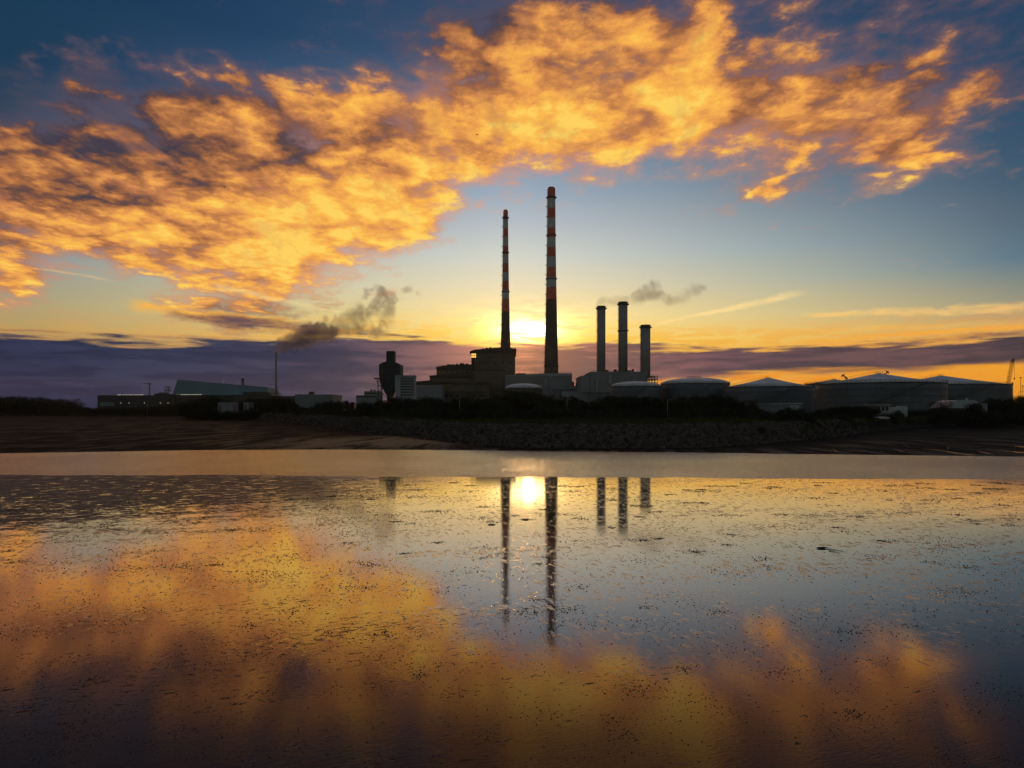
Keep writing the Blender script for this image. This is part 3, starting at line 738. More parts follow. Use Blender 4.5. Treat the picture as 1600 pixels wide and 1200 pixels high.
Y = 288
t_ = bld('louvred_block', 'small pale block with dark horizontal louvre bands beside the black boiler tower', 632, Y)
wall_box(t_, 'stair_core', 617.2, 626, 586.2, Y, 6, 'grey2')
wall_box(t_, 'wall', 626.1, 647.4, 587.2, Y+.7, 6, 'grey2')
for i in range(7):
    c_ = 590.2+i*4.3
    G().box(PX(626.8, Y), PX(646.6, Y), Y+.5, Y+.69, PZ(c_+2.2, Y), PZ(c_, Y)).obj('louvre_band', M['steel'], t_)
G().box(PX(626.1, Y), PX(647.8, Y), Y+.4, Y+7, PZ(587.2, Y)+.003, PZ(586.3, Y)).obj('roof_edge', M['grey2'], t_)
for a in (639, 644): G().tube((PX(a, Y), Y+5, PZ(587, Y)), (PX(a, Y), Y+5, PZ(582.5, Y)), .1, n=5).obj('aerial', M['steel'], t_)

# dark boiler tower on legs
Y = 305
t_ = bld('boiler_tower', 'black hopper shaped boiler tower with a stubby square stack standing on steel legs', 609, Y)
K = lambda a, b_: (PX(a, Y), PZ(b_, Y))
G().prism([K(603.5,566), K(603.5,548.4), K(616,548.4), K(616,566)], Y, Y+4).obj('stub_stack', M['dark'], t_)
G().prism([K(593.5,588), K(593.5,570), K(596,568.6), K(603.3,565.5), K(616.2,565.2), K(626.4,570), K(626.4,588)], Y-2, Y+6.5).obj('boiler_casing', M['dark'], t_)
G().prism([K(605,618), K(597,603), K(593.8,595), K(593.8,588.01), K(619,588.01), K(618,603), K(611,618)], Y-1.7, Y+6).obj('hopper', M['dark'], t_)
G().prism([K(605,640), K(605,617.9), K(611,617.9), K(612,640)], Y-.7, Y+5).obj('pedestal', M['dark'], t_)
G().box(PX(585, Y), PX(593.6, Y), Y-2, Y+4, PZ(591.8, Y), PZ(590.6, Y)).obj('side_platform', M['steel'], t_)
g = G()
for a in (585.2, 589, 592.8): g.tube((PX(a, Y), Y-1.9, PZ(590.6, Y)), (PX(a, Y), Y-1.9, PZ(588, Y)), .05, n=4)
g.tube((PX(585.2, Y), Y-1.9, PZ(588, Y)), (PX(592.8, Y), Y-1.9, PZ(588, Y)), .05, n=4); g.obj('railing', M['steel'], t_)
for a in (590, 595, 615):
    G().tube((PX(a, Y), Y+1, LZ-1), (PX(a, Y), Y+1, PZ(591, Y)), .24, n=6).obj('leg', M['steel'], t_)
for a, b_ in (((585.5,592),(590,598)),((590,601),(603,611)),((590,612),(604,602)),((595,612),(605,622))):
    G().tube((PX(a[0], Y), Y+.8, PZ(a[1], Y)), (PX(b_[0], Y), Y+.8, PZ(b_[1], Y)), .14, n=5).obj('brace', M['steel'], t_)
G().tube((PX(598.6, Y), Y-2.2, PZ(603, Y)), (PX(598.6, Y), Y-2.2, PZ(567, Y)), .22, n=6).obj('down_pipe', M['brown'], t_)

Y = 540
t_ = bld('pump_house', 'low two tier grey green building left of the black boiler tower', 575, Y)
wall_box(t_, 'upper_wall', 569, 592, 611.2, Y+3, 16, 'green')
wall_box(t_, 'lower_wall', 556.5, 588, 617.5, Y, 20, 'green')
for c_ in (613.5, 618.8): G().box(PX(570 if c_ < 615 else 558, Y), PX(587, Y), Y+(2.8 if c_ < 615 else -.2), Y+(2.99 if c_ < 615 else -.01), PZ(c_+2, Y), PZ(c_, Y)).obj('window_strip', M['glass'], t_)
for a in (577, 582): G().lathe(PX(a, Y), Y+8, [(.7, PZ(611.2, Y)), (.9, PZ(609.5, Y)), (.5, PZ(607.8, Y))], 10).obj('roof_vent', M['steel'], t_)

def pipe_run(t_, Y, x0, x1, py, r_=.35, legs=5, m_='steel'):
    g = G(); z_ = PZ(py, Y); g.tube((PX(x0, Y), Y-2.2, z_), (PX(x1, Y), Y-2.2, z_), r_, n=6); g.tube((PX(x0, Y), Y-3.2, z_), (PX(x1, Y), Y-3.2, z_), r_*.7, n=6)
    g.obj('pipe_run', M[m_], t_)
    for i in range(legs):
        x_ = PX(x0+(x1-x0)*(i+.5)/legs, Y); G().box(x_-.2, x_+.2, Y-3.4, Y-2., LZ-1, z_-.2).obj('pipe_trestle', M[m_], t_)
def roof_rail(t_, Y, x0, x1, py, n=24, dy=1.):
    g = G()
    for i in range(n+1):
        x_ = PX(x0+(x1-x0)*i/n, Y); g.tube((x_, Y+dy, PZ(py, Y)-.1), (x_, Y+dy, PZ(py, Y)+1.2), .08, n=4)
    for h_ in (.6, 1.2): g.tube((PX(x0, Y), Y+dy, PZ(py, Y)+h_), (PX(x1, Y), Y+dy, PZ(py, Y)+h_), .07, n=4)
    g.obj('roof_railing', M['steel'], t_)
def duct(t_, Y, x, w_, top, bot):
    G().box(PX(x, Y), PX(x+w_, Y), Y-1.8, Y-.04, PZ(bot, Y), PZ(top, Y)).obj('duct', M['grey2'], t_)
T2 = {o.name: o for o in bpy.data.objects if o.parent is None}
q_ = T2['stack_hall']; pipe_run(q_, 540, 908, 1000, 614, .4, 8); roof_rail(q_, 540, 924, 978, 580.8); duct(q_, 540, 931, 2.6, 590, 612); duct(q_, 540, 951, 4, 586, 600); duct(q_, 540, 989, 3, 592, 612)
q_ = T2['grey_generator_hall']; roof_rail(q_, 590, 863, 893, 583.3, 16); pipe_run(q_, 576, 862, 905, 609, .35, 5); duct(q_, 590, 851, 3.2, 592, 603)
G().box(PX(899, 576), PX(906, 576), 574, 575.9, PZ(603, 576)+.01, PZ(598, 576)).obj('rooftop_unit', M['steel'], q_)
q_ = T2['power_station']; roof_rail(q_, 650, 776, 806, 543.8, 14, 3); roof_rail(q_, 650, 683, 735, 572.5, 20, 0)
for xx in (748, 760, 772, 784, 796): G().box(PX(xx, 650), PX(xx+3, 650), 649.7, 649.98, PZ(568, 650), PZ(565.6, 650)).obj('vent', M['brown2'], q_)
for xx in (688, 696, 704, 712, 720, 728): G().box(PX(xx, 652), PX(xx+3.6, 652), 651.7, 651.98, PZ(581.6, 652), PZ(579, 652)).obj('window', M['glass'], q_)
q_ = T2['turbine_hall']; pipe_run(q_, 600, 694, 760, 612, .3, 6, 'brown2')
# waste to energy plant
Y = 1000
t_ = bld('incinerator', 'teal clad wedge shaped waste plant whose long roof slopes down to the right', 345, Y)
p0 = [(271,617.6),(277.2,593),(417.6,605),(420.4,617.6)]
g = G(); X0 = [(PX(a, Y), PZ(b_, Y)) for a, b_ in p0]
ym = 62.
lean = [(PX(274,Y),Y-9,PZ(617.6,Y)),(PX(277.2,Y),Y,PZ(593,Y)),(PX(417.6,Y),Y,PZ(605,Y)),(PX(422,Y),Y-9,PZ(617.6,Y)),
        (PX(262,Y),Y+ym+9,PZ(617.6,Y)),(PX(270,Y),Y+ym,PZ(594,Y)),(PX(410,Y),Y+ym,PZ(606,Y)),(PX(416,Y),Y+ym+9,PZ(617.6,Y))]
g.v = list(lean); g.f = [(0,3,2,1),(4,5,6,7),(1,2,6,5),(0,1,5,4),(3,7,6,2),(0,4,7,3)]; g.mi = [0]*6; g.sm = [False]*6
g.obj('roof_shell', M['teal'], t_)
wall_box(t_, 'base_wall', 270, 420, 617.4, Y+1, 60, 'dark')
for i in range(10):
    G().box(PX(280+i*4.1, Y), PX(281.9+i*4.1, Y), Y-9.4, Y-9.05, PZ(617.3, Y), PZ(616.2, Y)).obj('eaves_lamp', M['lamp'], t_)
slopewall(t_, 'low_annex', [(380,612.5),(412,612),(421,613.5)], Y-22, 10, 'dark')
t_ = bld('short_flue', 'short dark flue poking above the sloping teal roof', 379.5, 1090)
G().lathe(PX(379.5, 1090), 1090, [(2.1, LZ), (2.1, PZ(592.5, 1090))], 18).obj('shaft', M['steel'], t_)
G().lathe(PX(379.5, 1090), 1090, [(2.5, PZ(592.5, 1090)-1), (2.5, PZ(591.2, 1090))], 18).obj('rim', M['steel'], t_)
Y = 950
t_ = bld('slim_chimney', 'slim plain grey chimney trailing the thick plume of steam', 431, Y, 'chimney')
cx = PX(431.4, Y); G().lathe(cx, Y, [(1.9, LZ-1), (1.45, PZ(551, Y))], 20).obj('shaft', M['stack'], t_)
G().lathe(cx, Y, [(1.7, PZ(551, Y)-1.5), (1.7, PZ(550.4, Y))], 20).obj('rim', M['steel'], t_)
G().lathe(cx, Y, [(1.7, PZ(614, Y)-.6), (4.6, PZ(614, Y)-.5), (4.6, PZ(614, Y)), (1.7, PZ(614, Y))], 16).obj('gallery', M['steel'], t_)
Y = 900
t_ = bld('long_process_hall', 'long low dark hall with tiny lamps along its roof below the teal waste plant', 300, Y)
wall_box(t_, 'wall', 152.3, 272, 617.6, Y, 40, 'dark')
wall_box(t_, 'right_wall', 272.1, 462, 619, Y+2, 38, 'dark')
G().box(PX(156, Y), PX(178, Y), Y-.3, Y-.02, PZ(634.5, Y), PZ(628.5, Y)).obj('pale_panel', M['green'], t_)
for a in (184, 187, 192.5, 197, 202, 206, 211, 214.5, 219, 222): 
    G().box(PX(a, Y), PX(a+1.6, Y), Y-.4, Y-.05, PZ(617.4, Y), PZ(616.6, Y)+.3).obj('roof_lamp', M['lamp'], t_)
for a in (188, 201, 225, 250, 262, 287): G().box(PX(a, Y), PX(a+1.5, Y), Y-.3, Y-.02, PZ(630, Y), PZ(629.3, Y)).obj('wall_lamp', M['lamp'], t_)
for a, b_, c_ in ((236,244,614.5),(243,250,613),(250,256,615),(256,270,615.8)): G().box(PX(a, Y), PX(b_, Y), Y+8, Y+20, PZ(618, Y), PZ(c_, Y)).obj('roof_plant', M['dark'], t_)
Y = 700
t_ = bld('pale_green_shed', 'grey green box shaped shed with a small rooftop unit, right of the slim chimney', 490, Y)
wall_box(t_, 'wall', 460.8, 519.2, 617, Y, 40, 'green')
G().box(PX(460.5, Y), PX(519.5, Y), Y-.4, Y+40.4, PZ(617, Y)+.003, PZ(616.1, Y)).obj('roof', M['grey'], t_)
G().box(PX(480, Y), PX(486.5, Y), Y+6, Y+12, PZ(616.2, Y), PZ(611.8, Y)).obj('rooftop_unit', M['dark'], t_)
G().tube((PX(467, Y), Y+5, PZ(616.5, Y)), (PX(467, Y), Y+5, PZ(608.5, Y)), .15, n=5).obj('aerial', M['steel'], t_)
ribs(t_, Y, 462, 518, 618, 634, 3.2, 'green')
Y = 420
for x0, x1, lb in ((340.5,364.5,'wide low grey shed half hidden in the scrub below the teal waste plant'),(380.5,388.8,'narrow grey hut half hidden in the scrub, just right of the wide shed')):
    t_ = bld('garden_shed', lb, (x0+x1)/2, Y)
    wall_box(t_, 'wall', x0, x1, 629.8, Y, 8, 'grey')
    G().box(PX(x0-.6, Y), PX(x1+.6, Y), Y-.4, Y+8.4, PZ(629.8, Y)+.003, PZ(629.1, Y)).obj('roof', M['tin'], t_)
    G().box(PX(x0+2, Y), PX(x0+5, Y), Y-.15, Y-.02, LZ-1, PZ(633, Y)).obj('door', M['steel'], t_)
Y = 300
t_ = bld('long_grey_shed', 'long low corrugated grey shed in front of the coned tank by the scrub edge', 1216, Y)
wall_box(t_, 'wall', 1176, 1254, 631.4, Y, 12, 'green')
slopewall(t_, 'roof', [(1175.5,631.3),(1176,630.8),(1254,629.6),(1254.5,630.6)], Y-.4, 12.8, 'tin', bot=631.35)
ribs(t_, Y, 1177, 1253, 632, 645, 2.0, 'grey')
G().box(PX(1234, Y), PX(1248, Y), Y-.3, Y-.15, LZ-1, PZ(633.2, Y)).obj('roller_door', M['tin'], t_)
Y = 216
t_ = bld('white_kiosk', 'small white flat roofed kiosk with dark windows behind the parked car', 1376, Y)
wall_box(t_, 'wall', 1369, 1389.5, 633.2, Y, 4, 'grey2')
G().box(PX(1361, Y), PX(1391, Y), Y-.8, Y+4.6, PZ(633.2, Y)+.002, PZ(632.2, Y)).obj('roof', M['tin'], t_)
for a in (1371.5, 1378, 1384): G().box(PX(a, Y), PX(a+3.6, Y), Y-.08, Y-.01, PZ(642, Y), PZ(635.5, Y)).obj('window', M['glass'], t_)
t_ = bld('low_white_wall', 'low pale boundary wall and skip beside the white kiosk', 1410, 225, 'wall')
slopewall(t_, 'wall', [(1390,636.2),(1402,636),(1404,634.6),(1416,634.4),(1418,637)], 225, 1., 'tin')
# arched polytunnel shelter
Y = 250
t_ = bld('arched_shelter', 'pale arched roof shelter in front of the rightmost tank', 1503, Y)
pts = [(1477.6,637.5),(1479,635),(1483,631),(1489,627.2),(1496,625.2),(1522,625),(1527,627.5),(1529.5,631),(1530.5,637.5)]
slopewall(t_, 'roof', pts, Y, 9, 'tin', bot=637.6)
wall_box(t_, 'wall', 1478.5, 1530, 637.62, Y+.4, 8, 'brown2')
wall_box(t_, 'side_room', 1531, 1543, 630.2, Y+1, 6, 'grey')
g = G()
for a in (1487, 1504.5, 1521): g.box(PX(a, Y), PX(a+.4, Y), Y-.1, Y-.005, PZ(637, Y), PZ(627, Y))
g.obj('seams', M['steel'], t_)
G().lathe(PX(1521.8, Y), Y+4, [(.45, PZ(625, Y)), (.45, PZ(623.2, Y)), (.15, PZ(621.8, Y))], 10).obj('roof_vent', M['tin'], t_)

# ------------------------------------------------------------------ storage tanks
def tank(px, w_, rim, peak, Y, label, dome=True, wm='tank', eq=(), stair=True):
    cx = PX(px, Y); r_ = w_/2/F*Y; Yf = Y-r_
    zr = PZ(rim, Yf); zp = PZ(peak, Y); zb = ground_z(cx, Y)-.5
    t_ = thing('storage_tank', label, 'tank', (cx, Y, zb), 'oil storage tanks')
    pr = [(r_, zb)]+[(r_, zb+(zr-zb)*i/6.) for i in range(1, 7)]
    G().lathe(cx, Y, pr, 72).obj('shell', M[wm], t_)
    if dome: rp = [(r_*1.003, zr-.01)]+[(r_*math.cos(a*math.pi/16), zr+(zp-zr)*math.sin(a*math.pi/16)) for a in range(1, 8)]+[(.05, zp)]
    else: rp = [(r_*1.003, zr-.01), (r_*.5, zr+(zp-zr)*.47), (.6, zp), (.5, zp+.25), (.05, zp+.25)]
    G().lathe(cx, Y, rp, 72, cap=True).obj('roof', M['tankroof'], t_)
    g = G(); n = int(max(36, r_*3.2))
    for i in range(n):
        a, a2 = 2*math.pi*i/n, 2*math.pi*(i+1)/n
        p = (cx+(r_+.1)*math.cos(a), Y+(r_+.1)*math.sin(a)); q = (cx+(r_+.1)*math.cos(a2), Y+(r_+.1)*math.sin(a2))
        g.tube((*p, zr-.1), (*p, zr+1.1), .08, n=4); g.tube((*p, zr+1.1), (*q, zr+1.1), .06, n=4); g.tube((*p, zr+.6), (*q, zr+.6), .03, n=4)
    g.obj('railing', M['steel'], t_)
    g = G()
    for i in range(1, 5):
        z_ = zb+(zr-zb)*i/5.; g.lathe(cx, Y, [(r_+.2, z_), (r_+.2, z_+.2)], 72)
    g.lathe(cx, Y, [(r_+.22, zr-.35), (r_+.22, zr-.02)], 72); g.obj('wind_girder', M[wm], t_)
    if stair:   # stair winding up the near side
        g = G(); n = 46
        for i in range(n):
            a = R(-150)+R(75)*i/n; z_ = zb+(zr-zb)*i/n
            x1_, y1_ = cx+(r_+.1)*math.cos(a), Y+(r_+.1)*math.sin(a); x2_, y2_ = cx+(r_+1.)*math.cos(a), Y+(r_+1.)*math.sin(a)
            g.tube((x1_, y1_, z_), (x2_, y2_, z_), .12, n=4); g.tube((x2_, y2_, z_), (x2_, y2_, z_+1.1), .04, n=4)
            if i: g.tube(pq, (x2_, y2_, z_), .1, n=4); g.tube((pq[0], pq[1], pq[2]+1.1), (x2_, y2_, z_+1.1), .05, n=4)
            pq = (x2_, y2_, z_)
        g.obj('stair', M['steel'], t_)
    # walkway up the roof
    if not dome:
        g = G(); n = 22
        for sgn, ang_ in ((1, R(180)), ):
            for i in range(n):
                q = i/n; rr = r_*(1-q); z_ = zr+(zp-zr)*q
                g.tube((cx+rr*math.cos(ang_), Y+rr*math.sin(ang_), z_), (cx+rr*math.cos(ang_), Y+rr*math.sin(ang_), z_+1.0), .06, n=4)
            g.tube((cx+r_*math.cos(ang_), Y, zr+1.), (cx, Y, zp+1.), .06, n=4)
        for i in range(8):
            a = 2*math.pi*i/8; g.tube((cx+1.5*math.cos(a), Y+1.5*math.sin(a), zp-.5), (cx+1.5*math.cos(a), Y+1.5*math.sin(a), zp+1.0), .05, n=4)
        g.obj('roof_walkway', M['steel'], t_)
    return t_
tank(818.5, 59, 605.8, 599.2, 420, 'small brown tank with a ribbed pink dome in front of the pale grey hall', wm='tankb')
tank(993.5, 79, 602.6, 595.8, 430, 'shallow domed tank in front of the three grey stacks, its rim plain and low')
t3 = tank(1086, 104, 598, 590.2, 440, 'wide domed grey tank right of the three stacks, vents clustered on its dome')
for a in (1075, 1079, 1083, 1086, 1090, 1094): 
    G().tube((PX(a, 440), 440, PZ(591.5, 440)), (PX(a, 440), 440, PZ(587.8, 440)), .35, n=6).obj('vent', M['steel'], t3)
tank(1200, 134, 603, 590.2, 400, 'dark coned tank left of the largest tank, behind the long grey shed', dome=False, wm='tank')
tank(1303, 84, 598.2, 592.6, 540, 'far tank of which only the coned roof shows between two nearer tanks', dome=False, stair=False)
tank(1373.5, 181, 596.2, 583.4, 330, 'largest dark tank with a wide white coned roof and railed rim', dome=False)
tank(1470, 182, 599.2, 586.8, 430, 'rightmost tank, its right edge catching the light, partly behind the largest one', dome=False)

# loading arms seen over the tanks
for px, py, Y, sg, lb in ((1320, 588, 620, 1, 'dark jib with a hook shaped head over the far tank roof'), (1384, 583, 640, -1, 'small orange and black jib poking over the largest tank')):
    t_ = thing('loading_arm', lb, 'crane jib', (PX(px, Y), Y, LZ), 'loading arms behind the tanks')
    x_, z_ = PX(px, Y), PZ(py, Y)
    G().tube((x_+sg*1., Y, LZ), (x_+sg*1., Y, z_), .5, .4).obj('mast', M['crane'], t_)
    G().tube((x_+sg*2.6, Y, z_-2.5), (x_-sg*2.6, Y, z_+1.6), .55, .4).obj('arm', M['crane'], t_)
    G().prism([(x_-sg*3.4, z_+.2), (x_-sg*2.2, z_+1.0), (x_-sg*.4, z_+2.3), (x_-sg*.2, z_+1.2), (x_-sg*2.4, z_-.4)][::sg], Y-.4, Y+.4).obj('head', M['steel'], t_)

# ------------------------------------------------------------------ cranes
def lattice(g, p, q, w_, n, r_=.12):
    p, q = Vector(p), Vector(q); d = (q-p).normalized(); a = Vector((0, 1, 0)); a = (a-d*a.dot(d)).normalized(); c_ = d.cross(a)
    cs = [(a+c_)*w_/2, (a-c_)*w_/2, (-a-c_)*w_/2, (-a+c_)*w_/2]
    for k in cs: g.tube(p+k, q+k, r_*1.3, n=4)
    for i in range(n):
        s0, s1 = p+(q-p)*i/n, p+(q-p)*(i+1)/n
        for j in range(4):
            u_, v_ = cs[j], cs[(j+1) % 4]
            g.tube(s0+(u_ if i % 2 else v_), s1+(v_ if i % 2 else u_), r_, n=4); g.tube(s1+u_, s1+v_, r_, n=4)
Y = 620
t_ = thing('crawler_crane', 'orange lattice boom crane leaning right behind the rightmost tank', 'crane', (PX(1572, Y), Y, LZ))
g = G(); lattice(g, (PX(1571.5, Y), Y, PZ(618, Y)), (PX(1582.3, Y), Y, PZ(563, Y)), 2.0, 13, .085); g.obj('boom', M['crane'], t_)
g = G(); lattice(g, (PX(1580.8, Y), Y, PZ(566, Y)), (PX(1584.4, Y), Y, PZ(561.2, Y)), 1.6, 3, .09); g.obj('boom_head', M['crane'], t_)
G().box(PX(1569.5, Y), PX(1573.5, Y), Y-2, Y+1, PZ(624, Y), PZ(619, Y)).obj('cab', M['crane'], t_)
for s_ in (-1, 1): G().box(PX(1567, Y), PX(1578, Y), Y+s_*2.6-.5, Y+s_*2.6+.5, LZ-.5, PZ(624.2, Y)).obj('track', M['steel'], t_)
G().tube((PX(1584.6, Y), Y, PZ(562, Y)), (PX(1585, Y), Y, PZ(592, Y)), .10, n=4).obj('hoist_cable', M['steel'], t_)
G().box(PX(1584.2, Y), PX(1585.8, Y), Y-.3, Y+.3, PZ(592.6, Y), PZ(590.4, Y)).obj('hook_block', M['steel'], t_)
G().tube((PX(1569.5, Y), Y, PZ(617, Y)), (PX(1570, Y), Y, PZ(600, Y)), .3, n=5).obj('gantry', M['crane'], t_)
for px, top, lb in ((1594.8, 590, 'taller lamp mast near the right edge with a cross arm'), (1598.2, 603, 'shorter lamp mast at the very right edge')):
    t_ = thing('lamp_mast', lb, 'mast', (PX(px, 640), 640, LZ), 'lamp masts on the quay')
    G().tube((PX(px, 640), 640, LZ), (PX(px, 640), 640, PZ(top, 640)), .3, .16).obj('pole', M['crane'], t_)
    G().box(PX(px-1.4, 640), PX(px+1.4, 640), 639.6, 640.4, PZ(top, 640)-.4, PZ(top, 640)+.3).obj('lamp_head', M['steel'], t_)
for px, top, l0, l1, lb in ((233.4, 599.6, 223, 236, 'taller tower crane with a short jib standing on the horizon'), (263, 604.6, 255.5, 267.5, 'lower tower crane just left of the teal waste plant'), (258.5, 609.5, 256, 268, 'lowest tower crane, its jib hardly above the long dark hall')):
    Y = 1500
    t_ = thing('tower_crane', lb, 'crane', (PX(px, Y), Y, LZ), 'tower cranes on the horizon')
    g = G(); lattice(g, (PX(px, Y), Y, LZ), (PX(px, Y), Y, PZ(top-1, Y)), 1.6, 14, .22); g.obj('mast', M['steel'], t_)
    g = G(); lattice(g, (PX(l0, Y), Y, PZ(top, Y)), (PX(l1, Y), Y, PZ(top, Y)), 1.2, 9, .2); g.obj('jib', M['steel'], t_)
    G().box(PX(l1-1.4, Y), PX(l1, Y), Y-1, Y+1, PZ(top+1.4, Y), PZ(top, Y)).obj('counterweight', M['steel'], t_)

# ------------------------------------------------------------------ parked car
Y = 196; x0, x1 = PX(1361, Y), PX(1387.5, Y); zc = ground_z((x0+x1)/2, Y)
L_ = x1-x0
zc = min(zc, PZ(656, Y))
t_ = thing('parked_car', 'white estate car parked on the grass below the white kiosk', 'car', ((x0+x1)/2, Y, zc))
q = lambda a, b_: (x0+a*L_, zc+b_)
G().prism([q(0,.3), q(.01,.75), q(.06,.9), q(.2,.96), q(.72,.96), q(.93,.8), q(.99,.62), q(1,.32)], Y-.85, Y+.85).obj('body', M['car'], t_)
G().prism([q(.05,.965), q(.13,1.36), q(.22,1.47), q(.5,1.46), q(.72,.965)], Y-.72, Y+.72).obj('cabin', M['glass'], t_)
G().prism([q(.12,1.37), q(.21,1.50), q(.51,1.49), q(.535,1.40), q(.5,1.43), q(.22,1.44)], Y-.74, Y+.74).obj('roof', M['car'], t_)
for a in (.19, .80):
    for s_ in (-1, 1):
        g = G(); cxw = x0+a*L_; b0 = len(g.v); n = 18
        g.tube((cxw, Y+s_*.9, zc+.31), (cxw, Y+s_*.68, zc+.31), .32, n=18); w_ = g.obj('wheel', M['tyre'], t_)
        g = G(); g.tube((cxw, Y+s_*.915, zc+.31), (cxw, Y+s_*.88, zc+.31), .19, n=12); rm = g.obj('rim', M['tin']); rm.parent = w_; rm.data.transform(Matrix.Translation(-t_.location))
G().box(x1-.12, x1+.01, Y-.82, Y-.5, zc+.55, zc+.70).obj('headlight', M['glass'], t_)
G().box(x0-.01, x0+.10, Y-.83, Y-.6, zc+.6, zc+.85).obj('tail_light', M['red'], t_)

# ------------------------------------------------------------------ poles, posts, signs
def street_lamp(px, top, Y, lb, arm=1.2):
    x_ = PX(px, Y); zb = ground_z(x_, Y)-.2
    t_ = thing('street_lamp', lb, 'lamp post', (x_, Y, zb), 'lamp posts along the coast road')
    zt = PZ(top, Y)
    G().tube((x_, Y, zb), (x_, Y, zt), .10, .06, 8).obj('pole', M['stack'], t_)
    G().tube((x_, Y, zt), (x_+arm, Y, zt+.15), .05, .04, 6).obj('arm', M['stack'], t_)
    G().box(x_+arm-.1, x_+arm+.6, Y-.15, Y+.15, zt+.06, zt+.24).obj('lamp_head', M['steel'], t_)
for a in ((1043, 625, 190, 'pale lamp post against the dark tree belt below the wide domed tank'), (718, 620, 210, 'faint lamp post in front of the brown turbine hall'),
          (886, 624, 200, 'lamp post in front of the trees right of the small pink domed tank'), (1220, 628, 200, 'lamp post in front of the long grey shed'),
          (1592, 612, 330, 'lamp post at the right edge beside the lamp masts'), (230, 627, 560, 'short pole in front of the long dark hall at the far left'), (546, 632, 300, 'pole in the scrub left of the pump house')):
    street_lamp(*a)
Y = 150
for px, top, bot, wd, lb in ((1228.3, 644.5, 656, 1.6, 'taller white post at the scrub edge below the long grey shed'), (1223.5, 645, 650, 2.6, 'small pale notice board beside the taller white post')):
    x_ = PX(px, Y); zb = ground_z(x_, Y)-.1
    t_ = thing('marker_post', lb, 'post', (x_, Y, zb))
    G().box(x_-.05, x_+.05, Y-.05, Y+.05, zb, PZ(top, Y)).obj('post', M['tin'], t_)
    G().box(x_-wd/2/F*Y, x_+wd/2/F*Y, Y-.1, Y-.055, PZ(top+3.4, Y), PZ(top, Y)).obj('board', M['white'], t_)
x_ = PX(1249.5, Y); zb = ground_z(x_, Y)-.05
t_ = thing('picnic_table', 'small dark picnic table with a pale top on the grass right of the posts', 'table', (x_, Y, zb))
G().box(x_-.35, x_+.35, Y-.3, Y+.3, PZ(652.6, Y), PZ(652, Y)).obj('table_top', M['tin'], t_)
for s_ in (-1, 1): G().box(x_+s_*.25-.04, x_+s_*.25+.04, Y-.2, Y+.2, zb, PZ(652.6, Y)).obj('leg', M['wood'], t_)
for s_ in (-1, 1): G().box(x_-.35, x_+.35, Y+s_*.55-.12, Y+s_*.55+.12, zb+.4, zb+.46).obj('bench', M['wood'], t_)
# ------------------------------------------------------------------ driftwood and weed on the mud
def log(px, py, ln, r_, ang_, lb, branches=()):
    Y = EYE*F/(py-HY); x_ = PX(px, Y)
    g = G(); n = 12; prev = None; d = Vector((math.cos(ang_), math.sin(ang_), 0)); rr = random.Random(px)
    for i in range(n+1):
        q = i/n-.5; p = Vector((x_, Y, r_*.7))+d*ln*q+Vector((0, 0, rr.uniform(-.1, .25)*r_))
        w_ = r_*(1-1.6*abs(q)**1.5)*rr.uniform(.8, 1.15)
        if prev: g.tube(prev[0], p, prev[1], w_, 9)
        prev = (p, w_)
    o = g.obj('driftwood', M['wood']); 
    for br in branches:
        pts_ = [Vector((x_+a, Y+b_, c_)) for a, b_, c_ in br]
        for i in range(len(pts_)-1): g.tube(pts_[i], pts_[i+1], r_*.35*(1-i/len(pts_)), r_*.35*(1-(i+1)/len(pts_)), 6)
    o.data = g.mesh('driftwood', M['wood']); return tag(o, lb, 'driftwood')
log(1284, 857, .46, .045, .0, 'dark branch lying on the wet mud with a long thin trailing twig', [[(.18,0,.03),(.34,-.25,.02),(.52,-.5,.015),(.66,-.85,.01)],[(.08,-.5,.02),(.22,-.8,.02),(.34,-1.0,.01)]])
log(821, 812.5, .34, .03, .1, 'short dark stick on the mud between the reflections of the banded chimneys')
log(768, 820, .42, .03, .25, 'short dark stick on the mud left of the thinner chimney reflection')
